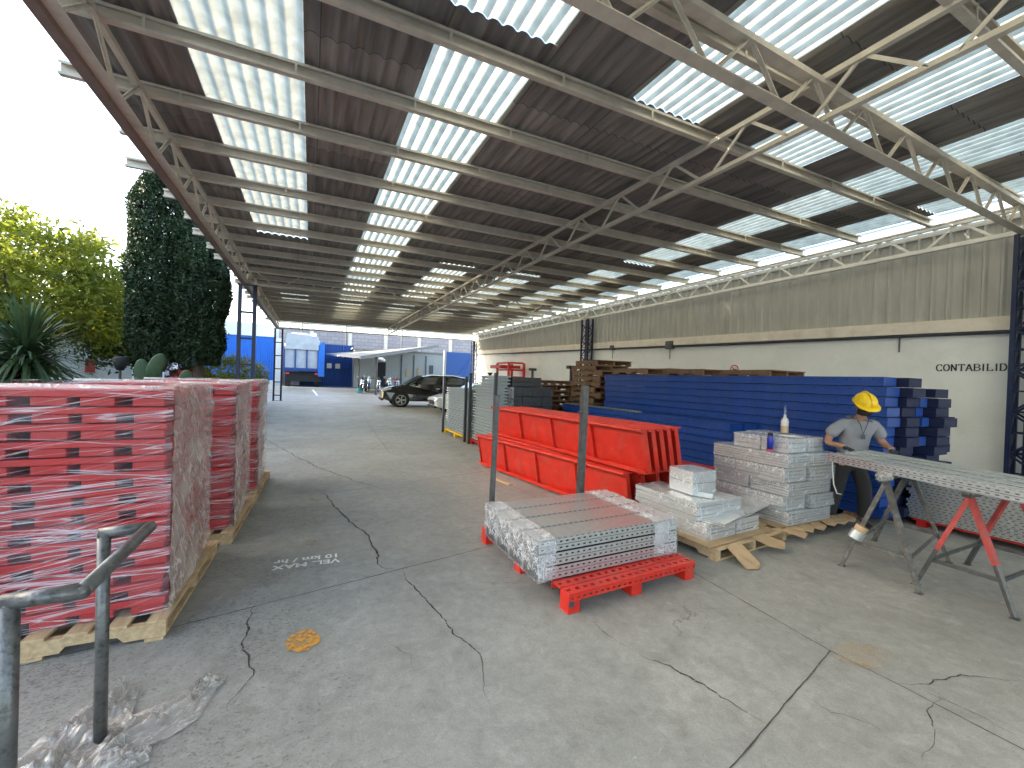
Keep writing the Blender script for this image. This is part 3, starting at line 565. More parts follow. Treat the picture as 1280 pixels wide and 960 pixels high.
# ---------------------------------------------------------------- wrapped stacks of red steel pallets (left)
def red_pallet(loc, label, group, L=1.22, W=1.22, H=.108):
    t = thing('steel_pallet', loc, label, 'pallet', group)
    d = MB()
    for i in range(8):
        y = -W/2+.06+(W-.12)*i/7; d.box(-L/2, y-.062, H-.046, L/2, y+.062, H-.004)
    d.build('deck', 'red_pallet', t, bevel=.004)
    for x in (-L/2+.10, -L/2+.36, 0.0+.02, L/2-.36, L/2-.10):
        f = MB(); f.box(x-.085, -W/2+.012, .004, x+.085, W/2-.012, H-.048); f.build('rail', 'red_pallet', t, bevel=.004)
    return t
stack_spec = [((-1.47, 4.21), 'nearest wrapped stack'), ((-1.33, 5.86), 'second wrapped stack'), ((-1.27, 7.45), 'farthest wrapped stack')]
src = None
for si, ((cx, cy), nm) in enumerate(stack_spec):
    wp((cx+(.02), cy+.02, 0), R(88), 'pale wooden pallet under the %s of red steel pallets' % nm, 'wooden pallets under the red wrapped stacks', 1.44 if si else 1.46, 1.3)
    for k in range(14):
        lab = 'red steel pallet, %s in the %s' % (from_top(13-k), nm)
        loc = (cx+random.uniform(-.018, .012), cy+random.uniform(-.008, .018), .131+.108*k)
        grp = 'red steel pallets in the three wrapped stacks'
        if src is None: src = red_pallet(loc, lab, grp)
        else: dup(src, loc, lab)
    # stretch film: four grid faces and a top edge with creases
    wr = thing('stretch_wrap', (cx, cy, .12), 'creased stretch film wrapped round the %s of red pallets' % nm, 'stretch film', 'film round the red pallet stacks')
    hx = hy = .635; hz = 1.53
    def filmface(pa, pb, nrm, mt, seed, amp=.012, top=True):
        nu, nv = 46, 60; v = []; pa = Vector(pa); pb = Vector(pb); nrm = Vector(nrm)
        for j in range(nv+1):
            for i in range(nu+1):
                u = i/nu; t = j/nv; p = pa.lerp(pb, u); p.z = .02+t*hz
                q = Vector((u*3+seed, t*14-u*2.5, seed)); dd = noise.noise(q)*amp+noise.noise(q*3)*amp*.4+noise.noise(Vector((u*9, t*3, seed+5)))*amp*.4
                if t > .97: dd -= .01
                p = p+nrm*(dd+.004); v.append(p)
        mb = MB(); mb.add(v, [(j*(nu+1)+i, j*(nu+1)+i+1, (j+1)*(nu+1)+i+1, (j+1)*(nu+1)+i) for j in range(nv) for i in range(nu)])
        return mb.build('film_side', mt, wr, smooth=True)
    filmface((-hx, -hy, 0), (hx, -hy, 0), (0, -1, 0), 'film_clear', si*3.1)
    filmface((hx, -hy, 0), (hx, hy, 0), (1, 0, 0), 'film_milky', si*5.3+1, .012)
    filmface((hx, hy, 0), (-hx, hy, 0), (0, 1, 0), 'film_clear', si*2.2+2)
    filmface((-hx, hy, 0), (-hx, -hy, 0), (-1, 0, 0), 'film_clear', si*1.7+3)
    # folded top edge
    tb = MB(); n = 40
    for (pa, pb, inn) in [((-hx, -hy), (hx, -hy), (0, 1)), ((hx, -hy), (hx, hy), (-1, 0))]:
        v = []
        for i in range(n+1):
            u = i/n; x = pa[0]+(pb[0]-pa[0])*u; y = pa[1]+(pb[1]-pa[1])*u
            for k, (ins, dz) in enumerate([(0, 0), (.015, .022), (.09, .018), (.2, .012)]):
                j = noise.noise(Vector((u*12, k, si)))*.012; v.append((x+inn[0]*ins, y+inn[1]*ins, hz+.005+dz+j*.5))
        tb.add(v, [(i*4+k, (i+1)*4+k, (i+1)*4+k+1, i*4+k+1) for i in range(n) for k in range(3)])
    tb.build('folded_edge', 'film_milky', wr, smooth=True)

# loose film on the floor
def crumple(name, cx, cy, L, W, rz, H, seed, label, mt='film_floor'):
    nu, nv = 70, 26; v = []; c, s = math.cos(rz), math.sin(rz)
    for j in range(nv+1):
        for i in range(nu+1):
            u = i/nu-.5; t = j/nv-.5; wd = W*(.35+.65*(1-abs(u+.1)*1.4)) * (1+.25*noise.noise(Vector((u*5, seed, 0))))
            x = u*L+.03*noise.noise(Vector((u*6, t*6, seed))); y = t*wd+.05*noise.noise(Vector((u*3, 9, seed)))
            rdg = 1-abs(noise.noise(Vector((u*4+seed, t*11+u*2, 1))))*3.0; rdg = max(0, rdg)
            z = .006+H*rdg*(1-abs(t)*1.7)*(.4+.8*abs(noise.noise(Vector((u*3, 0, seed+4)))))+.01*abs(noise.noise(Vector((u*20, t*20, 2))))
            v.append((cx+x*c-y*s, cy+x*s+y*c, max(z, .006)))
    mb = MB(); mb.add(v, [(j*(nu+1)+i, j*(nu+1)+i+1, (j+1)*(nu+1)+i+1, (j+1)*(nu+1)+i) for j in range(nv) for i in range(nu)])
    return tag(mb.build(name, mt, smooth=True), label, 'film litter', 'discarded film by the handrail')
crumple('film_scrap', -.66, 2.66, .66, .32, R(50), .10, 1.3, 'crumpled clear film strip trailing on the floor right of the handrail post')
crumple('film_scrap', -.97, 2.62, .75, .42, R(75), .12, 4.7, 'crumpled clear film heaped between the two handrail posts')
crumple('film_scrap', -.80, 2.40, .35, .22, R(20), .10, 7.7, 'brownish film bunched at the foot of the front handrail')

# ---------------------------------------------------------------- red steel pallet with wrapped galvanised profiles
def ladder_strip(mb, p, q, up, w_, tk, n, row_w=None, mi=0):
    """perforated strip from p to q: two edge strips and n+1 rungs; 'up' gives the width direction"""
    p = Vector(p); q = Vector(q); u = Vector(up).normalized(); d = (q-p); L = d.length; d.normalize(); nn = d.cross(u)
    e = w_*.34
    for s in (-1, 1):
        c0 = p+u*s*(w_/2-e/2); c1 = q+u*s*(w_/2-e/2); mb.bar(c0, c1, tk, e, mi, up=u)
    for i in range(n+1):
        t0 = L*i/n; a = p+d*max(t0-L/n*.26, 0); b = p+d*min(t0+L/n*.26, L); mb.bar(a, b, tk*.96, w_-2*e-.0005, mi, up=u)
pt = thing('steel_pallet', (1.84, 2.70, 0), 'bright red perforated steel pallet with two upright stakes under the galvanised bundles', 'pallet', rz=R(3))
W_, D_ = 1.45, 1.62
dk = MB()
for y in (.05, .17): ladder_strip(dk, (0, y, .155), (W_, y, .155), (0, 1, 0), .11, .012, 18)
ladder_strip(dk, (0, .8, .155), (W_, .8, .155), (0, 1, 0), .11, .012, 18); ladder_strip(dk, (0, D_-.06, .155), (W_, D_-.06, .155), (0, 1, 0), .11, .012, 18)
for x in (.06, W_/2, W_-.06): ladder_strip(dk, (x, .24, .153), (x, D_-.12, .153), (1, 0, 0), .11, .012, 16)
dk.build('perforated_deck', 'red', pt)
fr = MB(); ladder_strip(fr, (0, -.006, .125), (W_, -.006, .125), (0, 0, 1), .05, .006, 24); fr.box(0, .23, .10, W_, .24, .15); fr.build('front_rail', 'red', pt)
for x in (0.0, W_/2-.06, W_-.12):
    for y in (0.0, D_/2-.06, D_-.12):
        f = MB(); f.box(x+.002, y+.002, .0, x+.118, y+.118, .146); f.box(x-.004, y-.004, 0, x+.124, y+.124, .012); f.build('foot', 'red', pt, bevel=.004)
def hexx(): pass
bx = MB(); bx.box(.004, -.012, .06, .05, -.004, .10); bx.build('label_plate', 'dark_steel', pt)
MB().bar((.08, D_-.06, .12), (.12, D_-.04, 1.62), .05, .05).build('stake', 'grey_steel', pt, bevel=.004)
MB().bar((1.29, D_-.08, .12), (1.31, D_-.08, 1.76), .085, .07).build('stake', 'grey_steel', pt, bevel=.004)
MB().box(1.24, D_-.12, 1.42, 1.36, D_-.04, 1.44).build('stake_collar', 'grey_steel', pt)
def galv_bundle(y0, label, ends_seed):
    t = thing('steel_profile_bundle', (1.70, y0, .168), label, 'steel bundle', 'wrapped galvanised profile bundles on the red pallet', rz=R(1.5))
    L = 1.56; w_ = .272; tz = .108
    for k in range(3):
        z = k*(tz+.006); b = MB(); b.box(.008, .008, z+.004, L-.008, w_-.008, z+tz-.004, 1)
        # perforated side faces and top face
        for yy in (.004, w_-.004):
            for zz in (z+.028, z+.080): ladder_strip(b, (0, yy, zz), (L, yy, zz), (0, 0, 1), .046, .006, 26)
        if k == 2:
            b.box(0, .016, z+tz-.004, L, w_-.016, z+tz)
            for i in range(26):
                x = .03+i*L/26; b.box(x, .001, z+tz-.003, x+.03, .013, z+tz)
        b.build('profile_tier', ['galv', 'hole'], t)
    # film round both ends
    for s, x0, x1 in ((0, -.012, .16), (1, L-.30, L+.01)):
        n = 14; m_ = 26; v = []
        for i in range(n+1):
            x = x0+(x1-x0)*i/n
            for k in range(m_):
                a = k/m_*4; e = int(a); f_ = a-e; H_ = 3*tz+.012; g_ = .006
                yz = [(-g_+f_*(w_+2*g_), -.001), (w_+g_, f_*H_), (w_+g_-f_*(w_+2*g_), H_+g_), (-g_, H_*(1-f_))][e]
                dd = noise.noise(Vector((x*14, k*.8+ends_seed, s)))*.007
                cyy, czz = w_/2, H_/2; q = Vector((yz[0]-cyy, yz[1]-czz)); q = q*(1+abs(dd)/.15); v.append((x+(noise.noise(Vector((k*.7, ends_seed, x)))*.02 if i in (0, n) else 0), q.x+cyy, max(q.y+czz, -.002)))
        mb = MB(); mb.add(v, [(i*m_+k, i*m_+(k+1) % m_, (i+1)*m_+(k+1) % m_, (i+1)*m_+k) for i in range(n) for k in range(m_)])
        # end cap
        c0 = len(mb.v); xx = -.02 if s == 0 else L+.014; mb.v.append((xx, w_/2, .17)); base = 0 if s == 0 else n*m_
        for k in range(m_): mb.f.append((base+k, base+(k+1) % m_, c0)); mb.m.append(0)
        mb.build('end_film', 'film_end', t, smooth=True)
    return t
for i, nm in enumerate(['nearest the camera', 'second from the camera', 'third from the camera', 'farthest from the camera, by the stakes']):
    galv_bundle(2.93+i*.281, 'wrapped galvanised profile bundle on the red pallet, %s' % nm, i*3.7)

# ---------------------------------------------------------------- big red ribbed steel panels
def red_panel(p0, p1, z0, h, lean, label, group, ribs=3, L0=0):
    """long panel from p0 to p1 (x,y); leaning outwards at the top"""
    p0 = Vector((*p0, 0)); p1 = Vector((*p1, 0)); d = (p1-p0); L = d.length; ang = math.atan2(d.y, d.x)
    t = thing('steel_trough', (p0.x, p0.y, z0), label, 'steel trough', group, rz=ang)
    # local x along length; local +y points away from the viewer
    s = MB(); s.prism([(0, 0), (.012, 0), (-lean+.012, h), (-lean, h)], 'x', 0, L).xf(Matrix.Identity(4)); s.build('sheet', 'red', t)
    f = MB(); f.box(0, -lean-.045, h-.004, L, -lean+.12, h+.012); f.tube((0, -lean-.045, h-.004), (L, -lean-.045, h-.004), .026, 12); f.build('top_flange', 'red', t)
    b = MB(); b.box(0, -.085, 0, L, .12, .012); b.box(0, -.085, .012, L, -.075, .05); b.build('bottom_flange', 'red', t)
    for i in range(ribs):
        x = L*(i+1)/(ribs+1); r_ = MB(); r_.prism([(-.004, .02), (-.06, .02), (-.075, .12), (-lean-.03, h-.02), (-lean-.002, h-.02)], 'x', x-.016, x+.016); r_.build('rib', 'red', t)
    for x in (.0, L-.012):
        e = MB(); e.prism([(-.03, 0), (.05, 0), (.05-lean, h), (-lean-.02, h)], 'x', x, x+.010); e.build('end_plate', 'red', t)
    return t
gU = 'upper row of long red ribbed panels'; gL = 'lower row of long red ribbed panels'
for k in range(5):
    o = .165*k
    red_panel((3.54+o, 7.95), (3.90+o, 4.02+.03*k), .665, .56, .13, 'long red ribbed steel trough, %s in the upper row' % (['nearest the aisle', 'second from the aisle', 'third from the aisle', 'fourth from the aisle', 'nearest the blue beams'][k]), gU)
for k in range(4):
    o = .26*k
    red_panel((3.30+o, 8.2), (3.86+o, 4.28), .03, .60, .12, 'long red ribbed steel trough, %s in the lower row' % (['nearest the aisle', 'second from the aisle', 'third from the aisle', 'nearest the blue beams'][k]), gL)
s = MB()
for y in (4.5, 6.0, 7.9): s.box(3.2+(8.2-y)*.14, y-.04, 0, 4.75, y+.04, .03)
for k, y in enumerate((4.5, 6.0, 7.9)):
    x0 = 3.25+(8.2-y)*.14
    tag(MB().box(x0, y-.04, 0.001, 4.75, y+.04, .028).build('support_bar', 'red'), 'red flat bar on the floor under the %s of the lower red panels' % ['near end', 'middle', 'far end'][k], 'support bar', 'bars under the red panels')
red_panel((5.25, 6.6), (5.55, 4.35), .02, .50, .02, 'shorter red panel between the blue beams and the silver box stack', 'low red panels behind the silver boxes', 2)
red_panel((5.55, 6.6), (5.85, 4.35), .02, .48, .02, 'shorter red panel closest to the low blue beams', 'low red panels behind the silver boxes', 2)
pk = MB().bar((3.02, 7.1, .012), (3.12, 6.45, .012), .06, .022).build('wood_plank', 'wood'); tag(pk, 'short wooden plank lying on the floor beside the red panels', 'plank')

# ---------------------------------------------------------------- blue beam stacks
def beam_mesh(L, w_, h):
    b = MB(); b.box(.0, 0, .006, w_, L, h-.006)
    b.box(-.012, 0, .0, w_, L, .014); b.box(-.012, 0, h-.014, w_, L, h-.001); b.box(-.010, 0, h*.45, .0, L, h*.52)
    y = .1
    while y < L: b.add([(-.0015, y, h*.68), (-.0015, y+.03, h*.68), (-.0015, y+.03, h*.78), (-.0015, y, h*.78)], [(0, 1, 2, 3)], 1); y += .16
    return b
protos = {}
def beam(x, y, z, L, w_, h, mt, label, group, cat='steel beam', name='rack_beam'):
    key = (L, w_, h, mt)
    if key not in protos:
        o = beam_mesh(L, w_, h).build(name, [mt, 'hole'], None); protos[key] = o
    else:
        o = protos[key].copy(); col.objects.link(o)
    o.location = (x, y, z); return tag(o, label, cat, group)
H_ = .138
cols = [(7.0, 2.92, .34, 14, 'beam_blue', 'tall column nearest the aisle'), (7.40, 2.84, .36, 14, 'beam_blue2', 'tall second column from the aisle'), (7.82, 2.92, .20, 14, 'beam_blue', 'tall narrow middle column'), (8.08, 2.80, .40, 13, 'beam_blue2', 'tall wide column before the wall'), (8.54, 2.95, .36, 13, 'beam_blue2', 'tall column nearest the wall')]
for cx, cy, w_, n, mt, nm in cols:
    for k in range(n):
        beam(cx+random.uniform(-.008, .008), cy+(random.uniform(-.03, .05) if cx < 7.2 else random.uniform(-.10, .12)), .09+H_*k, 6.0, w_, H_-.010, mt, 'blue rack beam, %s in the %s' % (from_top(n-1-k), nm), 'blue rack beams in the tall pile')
for k in range(8):
    for j in range(2):
        beam(6.35+.32*j+random.uniform(-.006, .006), 4.75+random.uniform(-.04, .04), .09+H_*k, 5.2, .3, H_-.010, 'beam_blue', 'blue rack beam, %s in the %s of the low pile' % (from_top(7-k), 'aisle-side row' if j == 0 else 'wall-side row'), 'blue rack beams in the low pile')
for k, y in enumerate((3.3, 5.8, 8.4)):
    tag(MB().box(6.3 if y > 4 else 6.95, y-.05, 0, 8.9, y+.05, .086).build('timber_bearer', 'wood_old'), 'timber bearer under the %s of the blue beams' % ['near end', 'middle', 'far end'][k], 'bearer', 'bearers under the blue beams')
# galvanised strip lying on the low pile
gs = MB(); gs.box(6.34, 6.9, .09+H_*8, 6.42, 9.8, .09+H_*8+.03)
for i in range(30): gs.box(6.338, 6.95+i*.095, .09+H_*8+.008, 6.3395, 6.99+i*.095, .09+H_*8+.02, 1)
tag(gs.build('steel_strip', ['galv', 'hole']), 'thin galvanised strip lying along the top of the low blue pile', 'steel strip')
gs = MB(); gs.box(6.32, 3.1, 1.36, 6.40, 5.2, 1.385)
# ---------------------------------------------------------------- galvanised uprights pile under the trestles
gp = thing('steel_pallet', (7.5, .2, 0), 'red pallet under the galvanised uprights pile behind the trestles', 'pallet')
for y in (-1.2, 0, 1.2, 2.5):
    MB().box(0, y-.05, 0, 1.1, y+.05, .075).build('foot_rail', 'red_pallet', gp)
MB().box(0, -1.3, .076, .1, 2.6, .095).build('side_rail', 'red_pallet', gp); MB().box(1.0, -1.3, .076, 1.1, 2.6, .095).build('side_rail', 'red_pallet', gp)
def upright_mesh(L, w_=.105, h=.033):
    b = MB(); b.box(.004, 0, .004, w_-.004, L, h-.004, 1); b.box(.0, 0, .0, w_, L, .006); b.box(.0, 0, h-.006, w_, L, h-.001)
    ladder_strip(b, (.002, 0, h/2), (.002, L, h/2), (0, 0, 1), h-.006, .004, int(L/.06)); return b
um = None
for k in range(14):
    for j in range(7):
        if um is None: um = o = upright_mesh(3.9).build('steel_upright', ['galv', 'hole'])
        else: o = um.copy(); col.objects.link(o)
        o.location = (7.52+j*.125+random.uniform(-.006, .006), -1.05+random.uniform(-.03, .03), .097+k*.036)
        tag(o, 'galvanised upright in the low pile, %s, %s row from the aisle' % (from_top(13-k), ORD[j]), 'steel upright', 'galvanised uprights in the low pile')

# ---------------------------------------------------------------- silver boxes on cardboard covered pallets
wp((4.42, 3.72, 0), R(5), 'wooden pallet with torn cardboard under the low silver packs', 'wooden pallets under the silver packs', 1.35, 1.45, .13)
wp((5.85, 3.86, 0), R(4), 'wooden pallet with torn cardboard under the tall silver stack', 'wooden pallets under the silver packs', 1.25, 1.35, .13)
def silver_pack(loc, L, W, H, rz, label, n=5, horiz=True, film_=True, group='wrapped silver packs', mt='galv_pack'):
    """a pack of n flat galvanised pieces wrapped in film; L along local x, W along local y"""
    t = thing('steel_parts_pack', loc, label, 'steel parts pack', group, rz); h = H/n
    for k in range(n):
        j = random.uniform(-.007, .007); MB().box(j, j, k*h+.002, L+j, W+j, (k+1)*h-.003).build('steel_piece', mt, t, bevel=.002)
    if film_:
        nu = 12; v = []; mb = MB(); e = .006
        def face(a, b, c):   # a origin, b u-vector, c v-vector
            a, b, c = Vector(a), Vector(b), Vector(c); nn = b.cross(c).normalized(); vv = []
            for j in range(nu+1):
                for i in range(nu+1):
                    q = a+b*i/nu+c*j/nu; s_ = noise.noise((q+Vector(loc))*16)*.006; ed = 0 if 0 < i < nu and 0 < j < nu else 1
                    vv.append(q+nn*(s_*(1-ed)+.002))
            mb.add(vv, [(j*(nu+1)+i, j*(nu+1)+i+1, (j+1)*(nu+1)+i+1, (j+1)*(nu+1)+i) for j in range(nu) for i in range(nu)])
        face((-e, -e, 0), (L+2*e, 0, 0), (0, 0, H+e)); face((-e, W+e, 0), (0, -W-2*e, 0), (0, 0, H+e)); face((L+e, -e, 0), (0, W+2*e, 0), (0, 0, H+e)); face((-e, -e, H+e), (L+2*e, 0, 0), (0, W+2*e, 0)); face((L+e, W+e, 0), (-L-2*e, 0, 0), (0, 0, H+e))
        mb.build('wrap_film', 'film_box', t, smooth=True, fixn=False)
    return t
# tall stack: layers of packs
zt_ = .135; B0 = (5.30, 3.16); layers = [(.16, 0), (.17, 1), (.16, 0), (.18, 1), (.16, 2), (.16, 3)]
gB = 'silver packs in the tall stack'
lname = ['bottom layer', 'second layer', 'third layer', 'fourth layer', 'fifth layer', 'top layer']
for li, (hh, kind) in enumerate(layers):
    jx, jy = random.uniform(-.07, .04), random.uniform(-.05, .05)
    if kind == 0:
        silver_pack((B0[0]+jx, B0[1]+jy, zt_), .88, .5, hh, 0, 'wrapped silver pack, %s of the tall stack, front half' % lname[li], 5, group=gB); silver_pack((B0[0]+jx, B0[1]+.53, zt_), .88, .52, hh, 0, 'wrapped silver pack, %s of the tall stack, rear half' % lname[li], 5, group=gB)
    elif kind == 1:
        for q in range(3): silver_pack((B0[0]-.02+jx, B0[1]+.02+q*.335, zt_), .44, .32, hh, 0, 'silver pack, %s of the tall stack, aisle side, %s from the camera' % (lname[li], ORD[q]), 4, group=gB, film_=True)
        silver_pack((B0[0]+.46, B0[1]-.03+jy, zt_), .52, .48, hh, 0, 'silver pack jutting out at the right of the %s, tall stack' % lname[li], 4, group=gB); silver_pack((B0[0]+.46, B0[1]+.5, zt_), .48, .48, hh, 0, 'wrapped silver pack, %s of the tall stack, wall side rear' % lname[li], 4, group=gB)
    elif kind == 2:
        silver_pack((B0[0]+.0, B0[1]+.0, zt_), .42, 1.05, hh, R(0), 'long wrapped silver pack, %s of the tall stack, aisle side' % lname[li], 5, group=gB); silver_pack((B0[0]+.44, B0[1]+.0, zt_), .52, 1.0, hh, R(0), 'wrapped silver pack, %s of the tall stack, wall side' % lname[li], 5, group=gB)
    else:
        for q, (dx, dy, ll, ww) in enumerate([(.12, .08, .40, .34), (.1, .44, .38, .36), (.54, .06, .30, .5), (.5, .60, .34, .3)]):
            silver_pack((B0[0]+dx, B0[1]+dy, zt_), ll, ww, hh+.02, R(2), 'silver pack topmost on the tall stack, %s' % ['near aisle corner', 'far aisle corner', 'near wall corner', 'far wall corner'][q], 3, group=gB)
    zt_ += hh+.006
TOPB = zt_+.02
# low packs
gA = 'silver packs on the low pallet'
silver_pack((3.86, 3.12, .135), .50, .95, .19, R(4), 'long brownish reflecting silver pack at the bottom left of the low pallet', 5, group=gA)
silver_pack((4.40, 3.16, .135), .42, .80, .17, R(4), 'silver pack at the bottom right of the low pallet', 5, group=gA)
silver_pack((3.82, 3.22, .331), .44, .90, .19, R(3), 'wrapped silver pack on the second tier under the square silver block', 4, group=gA)
silver_pack((4.28, 3.30, .331), .40, .40, .16, R(3), 'short wrapped silver pack on the second tier behind the square block', 4, group=gA)
silver_pack((4.02, 3.46, .53), .36, .36, .27, R(-3), 'square silver block topmost on the low pallet', 2, group=gA)
sl = silver_pack((3.90, 3.02, .345), 1.42, .36, .035, R(17), 'loose tilted silver slab lying across the low packs', 2, film_=False, group=gA)
sl.location = (3.96, 2.98, .326); sl.rotation_euler = (0, 0, R(16))
sl2 = MB(); sl2.prism([(0, 0), (.09, .0), (.07, .05), (.02, .05)], 'y', 0, .2); o = sl2.build('steel_bracket', 'galv_dull'); o.location = (4.16, 3.30, .524); o.rotation_euler.z = R(30); tag(o, 'small bent silver bracket in front of the square silver block', 'bracket')
# cardboard sheets hanging over the pallet edges
def card(name, pts, label, th=.006):
    n = len(pts); mb = MB(); v = [Vector(p) for p in pts]; nn = (v[1]-v[0]).cross(v[2]-v[0]).normalized()*th
    mb.add([tuple(p) for p in v]+[tuple(p+nn) for p in v], [tuple(range(n)), tuple(reversed(range(n, 2*n)))]+[(i, n+i, n+(i+1) % n, (i+1) % n) for i in range(n)])
    return tag(mb.build(name, 'cardboard'), label, 'cardboard', 'torn cardboard on the pallets')
card('cardboard_sheet', [(3.74, 2.98, .139), (4.95, 3.08, .138), (5.0, 4.3, .138), (3.68, 4.2, .139)], 'flat cardboard sheet under the low silver packs', .004)
card('cardboard_sheet', [(5.1, 3.12, .133), (6.45, 3.22, .133), (6.4, 4.5, .133), (5.1, 4.4, .133)], 'flat cardboard sheet under the tall silver stack', .002)
card('cardboard_flap', [(3.96, 2.96, .146), (4.22, 3.0, .146), (4.17, 2.72, .02), (4.05, 2.66, .012), (3.93, 2.70, .012)], 'large cardboard flap folding down to the floor at the pallet corner')
card('cardboard_flap', [(4.45, 3.02, .146), (4.70, 3.05, .146), (4.80, 2.86, .10), (4.66, 2.78, .075), (4.52, 2.86, .10)], 'torn cardboard flap hanging over the middle of the pallet edge')
card('cardboard_flap', [(5.02, 3.06, .146), (5.24, 3.09, .146), (5.3, 2.90, .12), (5.16, 2.86, .10)], 'torn cardboard flap between the two silver pallets')
for i, x in enumerate(np.arange(5.25, 6.4, .23)):
    z1 = .06+.03*random.random(); card('cardboard_flap', [(x, 3.15, .142), (x+.2, 3.17, .142), (x+.21, 3.04-random.random()*.03, z1+.03), (x+.1, 3.0, z1), (x+.01, 3.04, z1+.02)], 'short crumpled cardboard flap under the tall silver stack, %s from its left' % ORD[i])
# bottles on the tall stack
b = thing('water_bottle', (5.44, 3.26, TOPB-.18), 'dark blue cylindrical bottle standing on the silver stack', 'bottle')
MB().lathe([(0, 0), (.036, 0), (.037, .15), (.034, .19), (.03, .2), (0, .2)], 20).build('bottle_body', 'blue_plastic', b, smooth=True); MB().lathe([(0, .2), (.031, .2), (.031, .235), (0, .235)], 20).build('bottle_cap', 'black_rubber', b)
MB().lathe([(.0375, .005), (.0378, .03)], 20).build('label_band', 'sign_red', b)
b.location = (5.34, 3.42, TOPB-.165-.02)
b = thing('juice_bottle', (6.02, 3.66, TOPB+.005), 'translucent drink bottle with a bag tied on its neck on top of the silver stack', 'bottle')
MB().lathe([(0, 0), (.045, 0), (.047, .02), (.047, .10)], 20).build('drink', 'straw', b, smooth=True); MB().lathe([(.047, .10), (.047, .13), (.05, .16), (.04, .19), (.018, .22), (.016, .26), (0, .26)], 20).build('bottle_body', 'clear_plastic', b, smooth=True)
MB().path([(0, 0, .25), (.004, 0, .30), (.0, .004, .36), (.004, 0, .40)], [.016, .02, .013, .003]).build('tied_bag', 'film_box', b, smooth=True)
pp = card('paper_sheet', [(5.56, 3.30, TOPB+.003), (5.80, 3.25, TOPB+.003), (5.86, 3.44, TOPB+.003), (5.63, 3.5, TOPB+.003)], 'loose white sheet lying on top of the silver stack', .002); pp.data.materials[0] = M['white_paint']; pp['category'] = 'paper'; del pp['group']

# ---------------------------------------------------------------- trestles and the profiles on them
def trestle(front, back, apexz, label, mt_top, mt_leg):
    fx, fy0, fy1 = front; bx_, by0, by1 = back
    t = thing('trestle', (fx, (fy0+fy1)/2, 0), label, 'trestle', 'trestles carrying the steel profiles')
    o = Vector((fx, (fy0+fy1)/2, 0)); fa = Vector((fx+.08, (fy0+fy1)/2, apexz))-o; ba = Vector((bx_-.08, (by0+by1)/2, apexz))-o
    MB().bar(fa-Vector((.08, 0, 0)), ba+Vector((.08, 0, 0)), .06, .05).build('top_beam', mt_leg, t, bevel=.004)
    for (x, ya, yb, ap) in ((fx, fy0, fy1, fa), (bx_, by0, by1, ba)):
        for y in (ya, yb):
            f = Vector((x, y, .01))-o; mid = f.lerp(ap, .5)
            mb = MB(); mb.bar(f, f.lerp(ap, .42), .042, .032); mb.build('lower_leg', mt_leg, t, bevel=.003)
            mb = MB(); mb.bar(f.lerp(ap, .40), ap-Vector((0, 0, .02)), .048, .038); mb.build('upper_leg', mt_top, t, bevel=.003)
            MB().bar(f-Vector((.03, 0, .008)), f+Vector((.03, 0, -.008)), .055, .008).build('foot_plate', mt_leg, t)
        a = (Vector((x, ya, .01))-o).lerp(ap, .28); b_ = (Vector((x, yb, .01))-o).lerp(ap, .28); MB().bar(a, b_, .012, .035).build('cross_brace', mt_leg, t)
    a = (Vector((fx, fy1, .01))-o).lerp(fa, .28); b_ = (Vector((bx_, by1, .01))-o).lerp(ba, .28); MB().bar(a, b_, .012, .035).build('long_brace', mt_leg, t)
    a = (Vector((fx, fy0, .01))-o).lerp(fa, .28); b_ = (Vector((bx_, by0, .01))-o).lerp(ba, .28); MB().bar(a, b_, .012, .035).build('long_brace', mt_leg, t)
    return t, fa+o
M['red_old'] = mat('worn_red_paint', (.42, .055, .05), .6, var=.25, scale=12, dirt=(.15, .1, .1), dirt_amt=.8, dscale=8)
M['grey_old'] = mat('paint_spattered_grey_steel', (.085, .082, .078), .65, var=.3, scale=15, dirt=(.36, .35, .33), dirt_amt=.5, dscale=12)
ta, apA = trestle((4.99, 1.79, 2.40), (6.22, 2.0, 2.66), .955, 'grey paint-spattered trestle under the left end of the steel profiles', 'grey_old', 'grey_old')
tb_, apB = trestle((5.2, 1.27, 1.89), (6.35, 1.25, 1.9), .93, 'trestle with red upper legs at the right edge', 'red_old', 'grey_steel')
def rag(p, label, s=.05):
    mb = MB(); bm_ = bmesh.new(); bmesh.ops.create_icosphere(bm_, subdivisions=3, radius=1)
    for v in bm_.verts: k = 1+.35*noise.noise(v.co*2.3+Vector(p)); v.co = Vector((v.co.x*s*2.2*k, v.co.y*s*1.1*k, v.co.z*s*k))
    me = bpy.data.meshes.new('plastic_rag'); bm_.to_mesh(me); bm_.free(); me.materials.append(M['film_floor']); me.polygons.foreach_set('use_smooth', [True]*len(me.polygons))
    o = bpy.data.objects.new('plastic_rag', me); col.objects.link(o); o.location = p; tag(o, label, 'rag', 'plastic padding on the trestles')
rag((5.05, 2.1, .985), 'plastic padding tied over the front end of the grey trestle'); rag((5.28, 1.58, .965), 'plastic padding tied over the front end of the red trestle')
